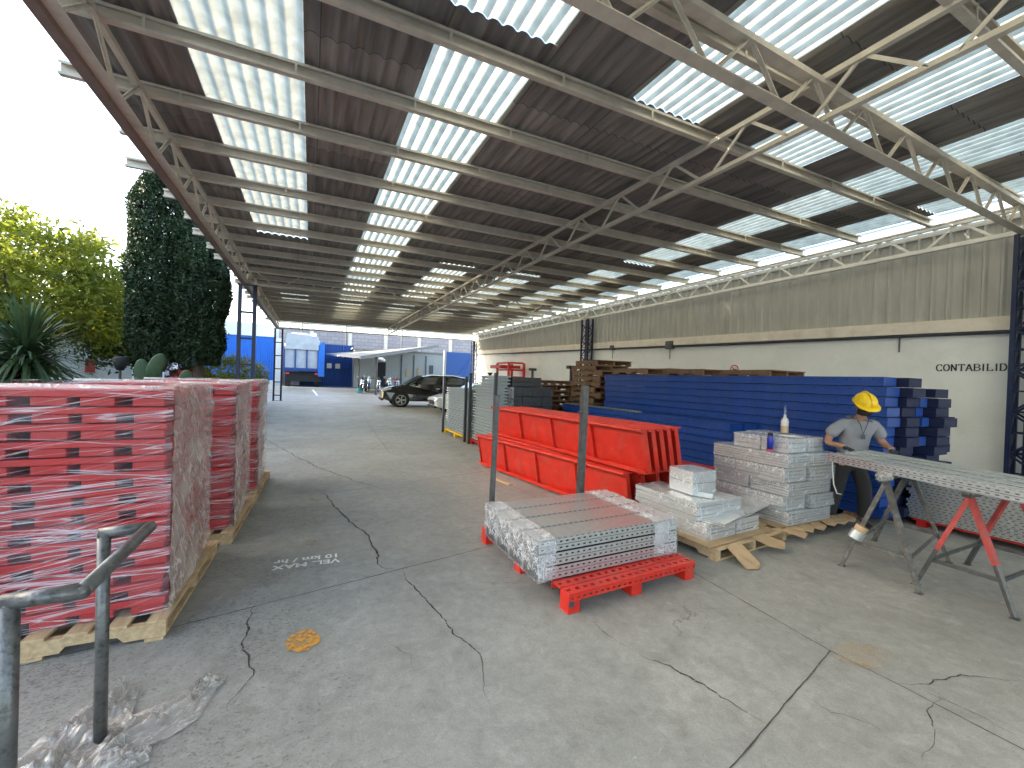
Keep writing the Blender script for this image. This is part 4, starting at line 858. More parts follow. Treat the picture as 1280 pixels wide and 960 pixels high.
# tape roll / can hung on the left leg
cn = thing('tape_roll', (4.93, 2.27, .34), 'brown and silver tape roll hanging on the leg of the grey trestle', 'tape roll'); cn.rotation_euler = (R(20), R(15), 0)
MB().tube((0, 0, -.0), (0, 0, .085), .06, 20).build('tape_body', 'galv', cn); MB().tube((0, 0, .086), (0, 0, .14), .052, 20).build('tape_core', 'cardboard', cn)
pd = Vector((-.30, -1, 0)).normalized(); pn = Vector((-pd.y, pd.x, 0))
pang = math.atan2(pd.y, pd.x)
def prof_profile(x, y, z, w_, h, L, label, seed):
    t = thing('steel_profile', (x, y, z), label, 'steel profile', 'perforated galvanised profiles on the trestles', rz=pang)
    b = MB(); b.box(.004, .006, .004, L-.004, w_-.006, h-.004, 1)
    for yy in (.003, w_-.003):
        ladder_strip(b, (0, yy, h*.28), (L, yy, h*.28), (0, 0, 1), h*.4, .005, int(L/.06)); ladder_strip(b, (0, yy, h*.74), (L, yy, h*.74), (0, 0, 1), h*.4, .005, int(L/.06))
    b.box(0, 0, h-.004, L, w_, h-.0005); b.box(0, 0, 0, L, w_, .004); b.box(-.001, .004, .004, .004, w_-.004, h-.004)
    for xx in np.arange(.03, L-.05, .06):
        for wy in (.10, .86): b.box(xx, w_*wy-.006, h-.0006, xx+.034, w_*wy+.006, h+.0006, 1)
    b.build('profile_body', ['galv_pack', 'hole'], t); 
    r_ = MB(); r_.box(.0, w_*.24, h, L, w_*.34, h+.010); r_.box(.0, w_*.64, h, L, w_*.74, h+.010); r_.build('stiffening_ridge', 'galv', t); return t
zz = .985
nmz = ['nearest the camera', 'second from the camera', 'third from the camera', 'nearest the worker']
for k in range(4):
    prof_profile(5.40+.245*k, 2.80-.05*(k % 2)+.02*k, zz+(.004, -.002, .006, 0)[k], .20, .085, 3.3, 'perforated galvanised profile laid across the trestles, %s' % nmz[k], k)

# ---------------------------------------------------------------- stacked galvanised decks on yellow and red pallets
def deck_stack(x, y, n, h, W, L, label_base, group, z0=.14, name='steel_deck'):
    proto = None
    for k in range(n):
        if proto is None:
            b = MB(); b.box(.045, .045, .002, W-.045, L-.045, h-.002); b.box(-.006, -.005, h*.45, W+.006, L+.005, h-.006); proto = b.build(name, 'galv_dull'); o = proto
        else: o = proto.copy(); col.objects.link(o)
        o.location = (x+random.uniform(-.008, .008), y+random.uniform(-.01, .01), z0+h*k); tag(o, label_base % from_top(n-1-k), 'steel deck', group)
def post_pallet(x, y, W, L, mt, label, hp, posts):
    t = thing('post_pallet', (x, y, 0), label, 'pallet')
    MB().box(0, 0, .10, W, L, .135).build('deck_frame', mt, t)
    for a in (.0, W-.1):
        for b_ in (0, L/2-.06, L-.12): MB().box(a, b_, 0, a+.1, b_+.12, .10).build('foot', mt, t)
    for a, b_ in posts: MB().box(a-.035, b_-.035, .0, a+.035, b_+.035, hp).build('corner_post', 'dark_steel', t)
post_pallet(4.0, 11.2, 1.3, 2.2, 'yellow_paint', 'yellow steel post pallet under the left stack of galvanised decks', 1.85, [(-.04, .04), (-.04, 2.2), (1.34, .04), (1.34, 2.2)])
deck_stack(4.04, 11.28, 18, .075, 1.2, 2.05, 'pale galvanised deck, %s on the yellow pallet', 'galvanised decks on the yellow pallet')
post_pallet(4.02, 9.2, .36, 1.75, 'red_pallet', 'red steel post pallet under the right stack of galvanised decks', 1.95, [(-.04, .0), (-.04, 1.75)])
deck_stack(4.04, 9.26, 20, .075, .28, 1.6, 'pale galvanised deck, %s on the red post pallet', 'galvanised decks on the red post pallet')
deck_stack(4.06, 9.4, 3, .085, .40, 1.1, 'galvanised deck laid crosswise above the others, %s of three', 'crosswise decks above the red post pallet', z0=.14+20*.075)
o = MB().lathe([(0, 0), (.03, 0), (.06, .05), (.07, .07), (.045, .06), (0, .03)], 16).build('steel_cup', 'black_rubber', smooth=True); o.location = (4.2, 10.1, .14+20*.075+3*.085); tag(o, 'small black cup on top of the galvanised deck stack', 'cup')
# dark wrapped boxes behind
gD = 'dark wrapped boxes behind the red panels'
M['darkbox'] = mat('dark_wrapped_carton', (.05, .055, .065), .35, var=.3, scale=9, bump=.6, bscale=15)
wp((5.1, 9.95, 0), 0, 'wooden pallet under the dark wrapped boxes', 'wooden pallets in the back row', 1.25, 1.15, .13, 'wood_old')
for k in range(6):
    for j in range(4):
        x = 4.54+j*.285; tag(MB().box(x, 9.4+random.uniform(-.02, .02), .135+k*.25, x+.278, 10.5, .135+k*.25+.244).build('wrapped_box', 'darkbox', bevel=.012), 'dark wrapped box, %s in its column, %s column from the left' % (from_top(5-k), ORD[j]), 'box', gD)
for k in range(2):
    tag(MB().box(4.52, 9.42, .137+6*.25+k*.12, 5.35, 10.4, .137+6*.25+k*.12+.115).build('steel_profile_bundle', 'dark_steel', bevel=.01), ['lower', 'upper'][k]+' long dark steel bundle lying on the dark wrapped boxes', 'steel bundle', 'dark bundles above the boxes')
tag(MB().box(4.47-.13, 9.3, .137, 4.52, 9.9, 1.62).build('wrapped_carton', 'film_end'), 'pale film-wrapped carton between the decks and the dark boxes', 'carton')

# ---------------------------------------------------------------- old wooden pallets behind the blue beams
pw = thing('wooden_pallet', (8, 11, 0), 'x', 'pallet'); bpy.data.objects.remove(pw)
proto_w = None
def oldpal(x, y, z, rz, label, group):
    global proto_w
    if proto_w is None:
        proto_w = wp((x, y, z), rz, label, group, 1.15, 1.2, .15, 'wood_old')
        return proto_w
    return dup(proto_w, (x, y, z), label, rz, group)
gW = 'brown wooden pallets stacked behind the blue beams'
for (x, y, n, nm) in [(7.65, 10.0, 16, 'tall stack beside the blue beams'), (6.6, 11.3, 12, 'stack behind the dark boxes'), (8.4, 11.6, 12, 'stack in front of the lattice column'), (9.8, 9.3, 15, 'stack against the wall'), (7.4, 13.3, 11, 'farthest stack by the wall')]:
    for k in range(n):
        if nm.startswith('tall') and k < 0: continue
        oldpal(x+random.uniform(-.09, .09), y+random.uniform(-.09, .09), .001+.152*k, random.uniform(-.16, .16), 'brown wooden pallet, %s in the %s' % (from_top(n-1-k), nm), gW)
for k, (x, y) in enumerate([(7.7, 8.2), (8.2, 7.0), (8.75, 5.9)]):
    oldpal(x, y, .09+14*H_+.01 if x < 8 else .09+(14 if x < 8.1 else 13)*H_+.14 if x > 8.1 else 2.05, random.uniform(-.1, .1), ['flat wooden pallet on the blue beams nearest the pallet stacks', 'middle flat wooden pallet lying on the blue beams', 'flat wooden pallet lying farthest right on the blue beams'][k], 'wooden pallets lying on the blue beams')

# red steel frame far by the wall
rf = thing('steel_frame_rack', (9.9, 21.2, 0), 'red steel frame rack standing against the far end of the wall', 'rack')
for x in (0, .95):
    for y in (0, 1.6): MB().box(x, y, 0, x+.12, y+.12, 2.75).build('rack_post', 'red', rf)
for z in (1.3, 1.9, 2.3, 2.7): MB().box(-.0, .12, z, .1, 1.6, z+.1).build('rack_rail', 'red', rf); MB().box(.12, .0, z, .95, .1, z+.1).build('rack_rail', 'red', rf)
MB().box(-.3, .5, 2.45, 1.0, 1.9, 2.62).build('top_tray', 'red', rf)
# black vise-like tool posts
for (x, y, z, lab) in [(8.2, 15.2, 0, 'black standing valve by the far pallets'), (7.3, 11.0, 0, 'dark stake standing between the pallet stacks')]:
    t = thing('steel_stake', (x, y, z), lab, 'stake'); MB().tube((0, 0, 0), (0, 0, 2.2), .05).build('stake_post', 'dark_steel', t); MB().box(-.14, -.08, 2.2, .14, .08, 2.3).build('stake_head', 'dark_steel', t)

# ---------------------------------------------------------------- worker
def skinmesh(name, chains, mats, parent, lev=2, classify=None):
    """chains: list of lists of (x,y,z,r); points with the same xyz are merged"""
    vs_, es, rs, idx = [], [], [], {}
    for ch in chains:
        pr = None
        for x, y, z, r_ in ch:
            rr = r_ if isinstance(r_, tuple) else (r_, r_); k = (round(x, 4), round(y, 4), round(z, 4))
            if k not in idx: idx[k] = len(vs_); vs_.append((x, y, z)); rs.append(rr)
            if pr is not None and pr != idx[k]: es.append((pr, idx[k]))
            pr = idx[k]
    me = bpy.data.meshes.new(name); me.from_pydata(vs_, es, []); o = bpy.data.objects.new(name, me); col.objects.link(o)
    sm = o.modifiers.new('skin', 'SKIN'); sm.branch_smoothing = .6; sm.use_smooth_shade = True
    for i, r_ in enumerate(rs): me.skin_vertices[0].data[i].radius = r_; me.skin_vertices[0].data[i].use_root = (i == 0)
    sb = o.modifiers.new('sub', 'SUBSURF'); sb.levels = sb.render_levels = lev
    bpy.context.view_layer.update()
    me2 = bpy.data.meshes.new_from_object(o.evaluated_get(bpy.context.evaluated_depsgraph_get())); bpy.data.objects.remove(o)
    for mm in mats: me2.materials.append(M[mm])
    if classify:
        for p in me2.polygons: p.material_index = classify(p.center)
    for p in me2.polygons: p.use_smooth = True
    o = bpy.data.objects.new(name, me2); col.objects.link(o)
    if parent: o.parent = parent
    return o
wk = thing('person', (6.42, 3.0, 0), 'worker in yellow hard hat and grey shirt bending over the steel profiles', 'person')
# local frame: faces -Y; rotated so the worker faces the camera and the profiles
wk.rotation_euler.z = R(-38)
hipz = .93
hip = (0, .10, hipz); chest = (0, -.02, 1.27); neck = (0, -.09, 1.47); headb = (0, -.13, 1.56)
LK, RK = (.15, .02, .50), (-.16, .04, .50); LA, RA = (.19, .12, .09), (-.20, .11, .09)
hl = (.31, -.42, 1.10); hr_ = (-.40, -.36, 1.10)
body = skinmesh('body', [
    [(0, .10, hipz, (.15, .11)), (0, .04, 1.08, (.145, .105)), (0, -.02, 1.25, (.17, .11)), (0, -.07, 1.40, (.10, .07)), (0, -.10, 1.47, (.052, .052)), (0, -.14, 1.55, (.06, .065)), (0, -.17, 1.63, (.078, .095)), (0, -.17, 1.71, (.07, .085))],
    [(0, -.07, 1.40, (.10, .07)), (.16, -.05, 1.38, .048), (.28, -.02, 1.18, .047), (.31, -.08, 1.12, .042), (.24, -.30, 1.115, .033), (.20, -.36, 1.11, .03)],
    [(0, -.07, 1.40, (.10, .07)), (-.16, -.05, 1.38, .048), (-.31, -.02, 1.19, .047), (-.34, -.08, 1.12, .042), (-.30, -.28, 1.115, .033), (-.28, -.34, 1.11, .03)],
    [(0, .10, hipz, (.15, .11)), (.10, .08, .84, .088), (*LK, .062), (*LA, .045)],
    [(0, .10, hipz, (.15, .11)), (-.10, .08, .84, .088), (*RK, .062), (*RA, .045)]], ['skin'], wk)
skinmesh('shirt', [
    [(0, .09, .93, (.185, .145)), (0, .05, 1.06, (.19, .14)), (0, -.01, 1.22, (.20, .135)), (0, -.06, 1.36, (.19, .125)), (0, -.085, 1.43, (.12, .10)), (0, -.10, 1.475, (.075, .075))],
    [(0, -.06, 1.36, (.19, .125)), (.17, -.052, 1.392, .098), (.245, -.035, 1.29, .086), (.29, -.02, 1.20, .080)],
    [(0, -.06, 1.36, (.19, .125)), (-.17, -.052, 1.392, .098), (-.26, -.035, 1.29, .086), (-.315, -.02, 1.20, .080)]], ['shirt'], wk)
skinmesh('trousers', [
    [(0, .10, .90, (.17, .135)), (.105, .08, .80, .108), (.155, .03, .50, .085), (.185, .10, .26, .078), (.19, .11, .12, .082)],
    [(0, .10, .90, (.17, .135)), (0, .09, .98, (.168, .13))],
    [(0, .10, .90, (.17, .135)), (-.105, .08, .80, .108), (-.16, .04, .50, .085), (-.195, .10, .26, .078), (-.20, .11, .12, .082)]], ['trousers'], wk)
for s, a in ((1, LA), (-1, RA)):
    skinmesh('boot', [[(a[0], a[1]+.05, .05, (.048, .045)), (a[0]+.01*s, a[1]-.03, .052, (.052, .05)), (a[0]+.03*s, a[1]-.13, .042, (.05, .036)), (a[0]+.035*s, a[1]-.17, .036, (.04, .03))], [(a[0]+.01*s, a[1]-.03, .052, (.052, .05)), (a[0], a[1], .15, (.052, .055))]], ['boot'], wk)
def hand(o, dirv, side, pal):
    """palm plus five curled fingers; o wrist, dirv pointing from the wrist to the fingers"""
    o = Vector(o); d = Vector(dirv).normalized(); lat = d.cross(Vector((0, 0, 1))).normalized()*side; up = lat.cross(d)*side
    pc = o+d*.085
    chains = [[(*o, .027), (*(o+d*.05), (.036, .02)), (*pc, (.038, .018))]]
    for k, (off, ln) in enumerate([(-.032, .065), (-.011, .078), (.011, .075), (.032, .058)]):
        b0 = pc+lat*off; p1 = b0+d*ln*.45+Vector((0, 0, -.004)); p2 = b0+d*ln*.8+Vector((0, 0, -.02)); p3 = b0+d*ln*.9+Vector((0, 0, -.042))
        chains.append([(*pc, (.038, .018)), (*b0, .0105), (*p1, .0098), (*p2, .009), (*p3, .008)])
    tb0 = o+d*.035+lat*(-.036); chains.append([(*(o+d*.05), (.036, .02)), (*tb0, .013), (*(tb0+d*.035+lat*(-.018)), .0115), (*(tb0+d*.062+lat*(-.010)-Vector((0, 0, .012))), .0095)])
    skinmesh('glove', chains, ['glove'], wk, lev=2)
hand((.20, -.36, 1.108), (-.35, -.9, -.12), 1, 1); hand((-.28, -.34, 1.108), (.15, -.98, -.12), -1, 1)
# head details: tilted down
hc = Vector((0, -.175, 1.635)); tilt = Matrix.Translation(hc) @ Matrix.Rotation(R(28), 4, 'X')
def hobj(mb, name, mt, **k): mb.xf(tilt); return mb.build(name, mt, wk, smooth=True, **k)
dome = MB(); n = 28; rows = 10; v = []
for j in range(rows+1):
    ph = j/rows*math.pi/2
    for i in range(n):
        a = 2*math.pi*i/n; rg = 1+.03*math.cos(2*a)
        v.append((.118*math.cos(a)*math.cos(ph), .145*math.sin(a)*math.cos(ph), .045+.115*math.sin(ph)+(.006 if abs(math.cos(a)) < .18 else 0)*math.cos(ph)))
dome.add(v, [(j*n+i, j*n+(i+1) % n, (j+1)*n+(i+1) % n, (j+1)*n+i) for j in range(rows) for i in range(n)])
hobj(dome, 'hard_hat', 'hat')
brim = MB(); v = []
for i in range(n):
    a = 2*math.pi*i/n; f_ = max(0, -math.sin(a)); e = .012+.05*f_**1.5
    v += [(.115*math.cos(a), .142*math.sin(a), .05), ((.118+e)*math.cos(a), (.145+e)*math.sin(a), .036-.012*f_), ((.118+e)*math.cos(a), (.145+e)*math.sin(a), .030-.012*f_), (.112*math.cos(a), .138*math.sin(a), .036)]
brim.add(v, [(i*4+k, ((i+1) % n)*4+k, ((i+1) % n)*4+(k+1) % 4, i*4+(k+1) % 4) for i in range(n) for k in range(4)]); hobj(brim, 'hat_brim', 'hat')
rd = MB(); rd.path([(0, -.14*math.cos(t), .05+.118*math.sin(t)) for t in np.linspace(.1, math.pi-.1, 14)], .011, 8); hobj(rd, 'hat_ridge', 'hat')
hobj(MB().lathe([(.0, -.03), (.074, -.03), (.082, .0), (.080, .035), (0, .035)], 20, (0, .022, 0)), 'hair', 'hair')
ms = MB(); v = []
for j in range(7):
    for i in range(9):
        a = (i/8-.5)*R(150); z = -.10+.075*j/6; r_ = .086+.018*math.cos(a)*math.sin(j/6*math.pi)
        v.append((r_*math.sin(a), -.028-r_*math.cos(a)*.95+.0, z))
ms.add(v, [(j*9+i, j*9+i+1, (j+1)*9+i+1, (j+1)*9+i) for j in range(6) for i in range(8)]); hobj(ms, 'face_mask', 'hair')
hobj(MB().path([(-.014, -.113, -.014), (0, -.128, -.022), (.0, -.118, .02)], [.008, .013, .006]), 'nose', 'skin')
for s in (-1, 1):
    hobj(MB().path([(s*.030, -.108, .004), (s*.045, -.102, .004)], [.012, .010]), 'eye', 'glass_dark')
    hobj(MB().path([(s*.08, -.03, -.03), (s*.09, -.02, -.005), (s*.086, -.012, .02)], [.008, .013, .008]), 'ear', 'skin')
hobj(MB().path([(-.085, -.03, .008), (-.06, -.108, .008), (0, -.125, .006), (.06, -.108, .008), (.085, -.03, .008)], .0035, 6), 'glasses', 'black_rubber')
MB().path([(-.07, -.15, 1.47), (-.04, -.19, 1.38), (.0, -.175, 1.26), (.03, -.19, 1.38), (.07, -.15, 1.47)], .004, 6).build('lanyard', 'black_rubber', wk, smooth=True)
MB().box(-.02, -.185, 1.2, .02, -.178, 1.26).build('badge', 'dark_steel', wk)
MB().path([(-.1, -.12, 1.38), (-.22, -.1, 1.3)], .002, 6)
# white strap hanging at his side
st = MB().path([(6.02, 3.05, 1.0), (5.98, 3.02, .8), (5.98, 3.0, .62), (6.06, 3.0, .50), (6.2, 3.02, .47)], .008, 6).build('strap', 'white_paint', smooth=True); tag(st, 'white strap hanging in a loop from the profiles beside the worker', 'strap')

# ---------------------------------------------------------------- cars
def car(loc, rz, paint, label, S=1.0, suv=True):
    t = thing('car', loc, label, 'car', rz=rz)
    L, Wd = 4.8*S, 1.9*S
    if suv:
        body_ = [(0, .42), (.02, .75), (.12, .98), (.55, 1.08), (1.25, 1.16), (2.05, 1.62), (2.5, 1.70), (3.7, 1.70), (4.35, 1.60), (4.66, 1.15), (4.75, .85), (4.72, .42), (4.3, .30), (.35, .30)]
        glass_side = [(1.55, 1.18), (2.15, 1.55), (2.55, 1.61), (3.7, 1.60), (4.2, 1.50), (4.35, 1.22)]
        ws_ = ((1.25, 1.17), (2.03, 1.63))
    else:
        body_ = [(0, .35), (.0, .55), (.08, .72), (.5, .86), (1.25, .95), (2.0, 1.40), (2.4, 1.46), (3.2, 1.44), (3.9, 1.08), (4.5, 1.02), (4.6, .8), (4.58, .35), (4.2, .24), (.35, .24)]
        glass_side = [(1.5, .98), (2.1, 1.34), (2.4, 1.38), (3.1, 1.36), (3.7, 1.06)]
        ws_ = ((1.25, .96), (1.98, 1.41))
    # lofted body: narrower at nose, tail and roof
    sc = S; ns_ = 6; v = []; npt = len(body_)
    sect = [(-1, .90), (-.96, .97), (-.8, 1), (.8, 1), (.96, .97), (1, .90)]
    for wf, inset in sect:
        for x, z in body_:
            xx = x+(1-inset)*(2.4-x)*.8 if True else x
            hw = Wd/2/sc*(1-.16*max(0, (z-1.0)))*(1-.10*max(0, 1-x/.8))*(1-.06*max(0, (x-4)/.7))
            zc = z-(1-inset)*max(0, z-.8)*.6
            v.append((xx*sc, wf*hw*sc, zc*sc))
    b = MB(); b.add(v, [(j*npt+i, j*npt+(i+1) % npt, (j+1)*npt+(i+1) % npt, (j+1)*npt+i) for j in range(len(sect)-1) for i in range(npt)]+[tuple(range(npt)), tuple(reversed(range((len(sect)-1)*npt, len(sect)*npt)))])
    b.build('body', paint, t, smooth=False, bevel=.03*S)
    def sidepoly(pts, y, mt, name, off=.012):
        mb = MB(); n = len(pts); v = []
        for s_ in (0, 1):
            for x, z in pts:
                hw = Wd/2/sc*(1-.16*max(0, (z-1.0)))*.985+.004; v.append((x*sc, y*(hw+off*s_)*sc, z*sc))
        mb.add(v, [tuple(range(n)), tuple(reversed(range(n, 2*n)))]+[(i, (i+1) % n, n+(i+1) % n, n+i) for i in range(n)]); return mb.build(name, mt, t)
    for s_ in (-1, 1):
        sidepoly(glass_side, s_, 'glass_dark', 'side_window')
        xm = 2.95; sidepoly([(xm, glass_side[0][1]-.02), (xm+.09, glass_side[0][1]-.02), (xm+.09, glass_side[2][1]), (xm, glass_side[2][1])], s_, paint, 'door_pillar', .02)
        sidepoly([(1.75, .55), (1.77, .55), (1.77, .98), (1.75, .98)], s_, 'black_rubber', 'door_seam', .008); sidepoly([(2.98, .45), (3.0, .45), (3.0, 1.05), (2.98, 1.05)], s_, 'black_rubber', 'door_seam', .008)
        sidepoly([(2.7, .96), (2.9, .96), (2.9, 1.0), (2.7, 1.0)], s_, 'chrome', 'door_handle', .03)
        MB().box(1.62*sc, (s_*Wd/2-.02 if s_ > 0 else s_*Wd/2-.2), (1.12 if suv else .94)*sc, 1.78*sc, (s_*Wd/2+.2 if s_ > 0 else s_*Wd/2+.02), (1.28 if suv else 1.08)*sc).build('side_mirror', paint, t, bevel=.03)
        # headlight wrapping the corner
        MB().prism([(-.03, .80 if suv else .58), (.42, .90 if suv else .68), (.45, .99 if suv else .76), (.06, .95 if suv else .70)], 'y', s_*Wd/2*.60, s_*Wd/2*.935).xf(Matrix.Diagonal((sc, 1, sc, 1))).build('headlight', 'light_lens', t)
        for x in (.92, 3.75):
            ry = .37 if suv else .32; yc = s_*(Wd/2-.10)
            wa = MB(); wa.tube((x*sc, s_*(Wd/2-.30), (ry+.02)*sc), (x*sc, s_*(Wd/2+.008), (ry+.02)*sc), (ry+.06)*sc, 28); wa.build('wheel_arch', 'black_rubber', t)
            wh = MB(); wh.lathe([(.23*sc, -.11), (.33*sc*ry/.37, -.115), (ry*sc, -.09), (ry*sc, .09), (.33*sc*ry/.37, .115), (.23*sc, .11)], 32); wh.xf(Matrix.Translation((x*sc, yc+s_*.04, ry*sc)) @ Matrix.Rotation(R(90), 4, 'X')); w_o = wh.build('wheel', 'black_rubber', t, smooth=True)
            rm = MB(); 
            for q in range(5):
                a = 2*math.pi*q/5
                for da in (-.16, .16): rm.bar((x*sc, yc+s_*.15, ry*sc), (x*sc+math.cos(a+da)*.25*sc, yc+s_*.155, ry*sc+math.sin(a+da)*.25*sc), .035*sc, .03, up=(0, 1, 0))
            for q in range(24):
                a, b2 = 2*math.pi*q/24, 2*math.pi*(q+1)/24; rm.bar((x*sc+math.cos(a)*.25*sc, yc+s_*.14, ry*sc+math.sin(a)*.25*sc), (x*sc+math.cos(b2)*.25*sc, yc+s_*.14, ry*sc+math.sin(b2)*.25*sc), .03*sc, .04, up=(0, 1, 0))
            rm.tube((x*sc, yc+s_*.08, ry*sc), (x*sc, yc+s_*.165, ry*sc), .05*sc, 14); rm.build('rim', 'chrome', w_o)
    g_ = MB(); g_.prism([(-.03, .52), (.0, .52), (.04, .84), (.02, .86), (-.02, .84)] if suv else [(-.02, .40), (.02, .40), (.03, .60), (-.02, .60)], 'y', -Wd*.27, Wd*.27).xf(Matrix.Diagonal((sc, 1, sc, 1))); g_.build('grille', 'chrome' if suv else 'dark_steel', t)
    for k in range(4):
        z = (.58+.07*k if suv else .43+.045*k); MB().box(-.045*sc, -Wd*.26, z*sc, -.02*sc, Wd*.26, (z+.018)*sc).build('grille_slat', 'black_rubber', t)
    MB().box(-.035, -Wd*.38, (.33 if suv else .26)*sc, .1, Wd*.38, (.44 if suv else .36)*sc).build('bumper_intake', 'black_rubber', t)
    (a0, a1), (b0, b1) = ws_; w2 = MB(); hw0 = Wd/2*.86; hw1 = Wd/2*.74
    w2.add([(a0*sc-.02, -hw0, a1*sc+.02), (a0*sc-.02, hw0, a1*sc+.02), (b0*sc-.02, hw1, b1*sc+.01), (b0*sc-.02, -hw1, b1*sc+.01)], [(0, 1, 2, 3)]); o = w2.build('windscreen', 'glass_dark', t); sm = o.modifiers.new('s', 'SOLIDIFY'); sm.thickness = .02
    if suv:
        for s_ in (-1, 1): MB().bar((2.5*sc, s_*Wd*.34, 1.74*sc), (4.1*sc, s_*Wd*.34, 1.73*sc), .04, .03).build('roof_rail', 'chrome', t)
    return t
car((3.75, 25.75, 0), R(-3), 'black_paint', 'black SUV with chrome grille parked beyond the galvanised deck stacks', 1.13, True)
car((5.55, 20.9, 0), R(-2), 'white_car', 'white sedan half hidden behind the galvanised deck stacks', 1.08, False)

# ---------------------------------------------------------------- motorcycles
def motorcycle(loc, rz, label, tank='dark_steel'):
    t = thing('motorcycle', loc, label, 'motorcycle', 'motorcycles under the awning', rz)
    for x in (-.68, .68):
        w_ = MB(); v = []
        for i in range(20):
            a = 2*math.pi*i/20
            for k in range(6): b_ = 2*math.pi*k/6; rr = .29+.05*math.cos(b_); v.append((x+rr*math.cos(a), .05*math.sin(b_), .34+rr*math.sin(a)))
        w_.add(v, [(i*6+k, ((i+1) % 20)*6+k, ((i+1) % 20)*6+(k+1) % 6, i*6+(k+1) % 6) for i in range(20) for k in range(6)])
        for i in range(6): a = math.pi*i/6; w_.bar((x-.26*math.cos(a), 0, .34-.26*math.sin(a)), (x+.26*math.cos(a), 0, .34+.26*math.sin(a)), .015, .015)
        w_.build('wheel', 'black_rubber', t, smooth=True)
    MB().path([(.68, .08, .34), (.45, .08, .95)], .03).build('fork', 'chrome', t); MB().path([(.68, -.08, .34), (.45, -.08, .95)], .03).build('fork', 'chrome', t)
    MB().path([(.38, -.36, 1.08), (.45, -.15, 1.0), (.45, .15, 1.0), (.38, .36, 1.08)], .02).build('handlebar', 'black_rubber', t)
    MB().path([(.42, 0, .80), (.2, 0, .86), (-.05, 0, .80)], [.10, .17, .12]).build('fuel_tank', tank, t, smooth=True)
    MB().path([(-.02, 0, .80), (-.4, 0, .80), (-.75, 0, .88)], [.10, .12, .07]).build('seat', 'black_rubber', t, smooth=True)
    MB().box(-.22, -.14, .28, .25, .14, .62).build('engine', 'grey_steel', t, bevel=.03)
    MB().path([(.55, 0, .86), (.66, 0, .84)], [.10, .09], 14).build('headlight', 'light_lens', t, smooth=True)
    MB().path([(.45, 0, 1.0), (.62, 0, 1.15)], [.12, .05]).build('fairing', 'white_paint' if tank == 'white_paint' else tank, t, smooth=True)
    MB().path([(-.1, -.18, .3), (-.8, -.2, .4)], [.03, .05]).build('exhaust', 'chrome', t)
    for y in (-.36, .36): MB().path([(.4, y, 1.08), (.42, y, 1.25)], [.01, .05]).build('mirror', 'chrome', t)
    return t
mo = [((4.2, 38.5), -1.9, 'dark_steel', 'leftmost dark motorcycle beside the thin awning post'), ((4.75, 39.5), -1.7, 'white_paint', 'white-faired motorcycle between the two awning posts'), ((5.5, 38.6), -1.8, 'dark_steel', 'dark motorcycle just right of the thick awning post'), ((6.3, 38.9), -1.5, 'white_paint', 'pale motorcycle in the shade before the facade'), ((7.1, 39.2), -1.6, 'red_old', 'rightmost motorcycle half hidden by the black car')]
for (x, y), rz, tk, lab in mo: t = motorcycle((x, y, gz(y)), rz, lab, tk); t.scale = (1.15, 1.15, 1.15)
o = MB().tube((3.75, 37.6, gz(37.6)), (3.75, 37.6, gz(37.6)+.45), .22, 16, .2).build('bucket', 'teal'); tag(o, 'small teal bucket at the foot of the thin awning post', 'bucket')

# ---------------------------------------------------------------- awning, facade, gates, back wall
aw = thing('awning', (0, 0, 0), 'pale corrugated awning on posts over the motorcycles', 'awning')
A_, B_, C_, D__ = Vector((3.6, 36, 3.25)), Vector((1.3, 46, 3.75)), Vector((10.2, 36.6, 4.65)), Vector((10.5, 45.4, 4.9))
mb = MB(); n = 60; v = []
for i in range(n+1):
    a = A_.lerp(B_, i/n); b_ = C_.lerp(D__, i/n); dz = .05*math.cos(i*2.0)
    v += [a+Vector((0, 0, dz)), b_+Vector((0, 0, dz)), a+Vector((0, 0, dz-.12)), b_+Vector((0, 0, dz-.12))]
mb.add(v, [(4*i, 4*i+1, 4*i+5, 4*i+4) for i in range(n)]+[(4*i+2, 4*i+6, 4*i+7, 4*i+3) for i in range(n)]+[(4*i, 4*i+4, 4*i+6, 4*i+2) for i in range(n)]+[(0, 2, 3, 1)])
mb.build('awning_sheet', 'awning', aw)
MB().bar(A_-Vector((0, 0, .15)), C_-Vector((0, 0, .15)), .08, .14).build('front_beam', 'awning', aw)
MB().tube((4.9, 36.3, gz(36.3)), (4.9, 36.3, 3.3), .10).build('awning_post', 'grey_steel', aw); MB().tube((4.0, 41, gz(41)), (4.0, 41, 3.4), .09).build('awning_post', 'grey_steel', aw)
MB().path([(5.05, 36.2, 3.2), (5.3, 36.0, 3.15), (5.5, 35.9, 3.0)], [.1, .13, .09]).build('flood_lamp', 'white_paint', aw, smooth=True)
fc = thing('office_building', (0, 45, .45), 'white single storey building front behind the motorcycles', 'building')
MB().box(3.9, 0, 0, 16, 5, 3.9).build('wall', 'facade', fc); MB().box(3.7, -.2, 3.9, 16.2, 5.2, 4.05).build('roof', 'awning', fc)
dd = MB().box(6.0, -.05, 0, 7.0, .1, 2.7).build('door', 'black_rubber', fc)
for x in (8.6, 9.9, 11.2): MB().box(x-.05, -.08, 0, x+.05, 0, 3.6).build('facade_post', 'grey_steel', fc)
MB().box(9.1, -.06, 1.3, 9.5, 0, 2.1).build('notice_board', 'wood', fc); MB().box(10.3, -.06, 1.4, 10.6, 0, 2.3).build('notice_board', 'wood', fc)
MB().box(11.6, -.08, 1.5, 12.0, 0, 2.6).build('meter_box', 'dark_steel', fc)
bc = thing('blue_curtain_door', (9.4, 34.5, gz(34.5)), 'blue sheet door between the white wall and the far lattice column', 'door')
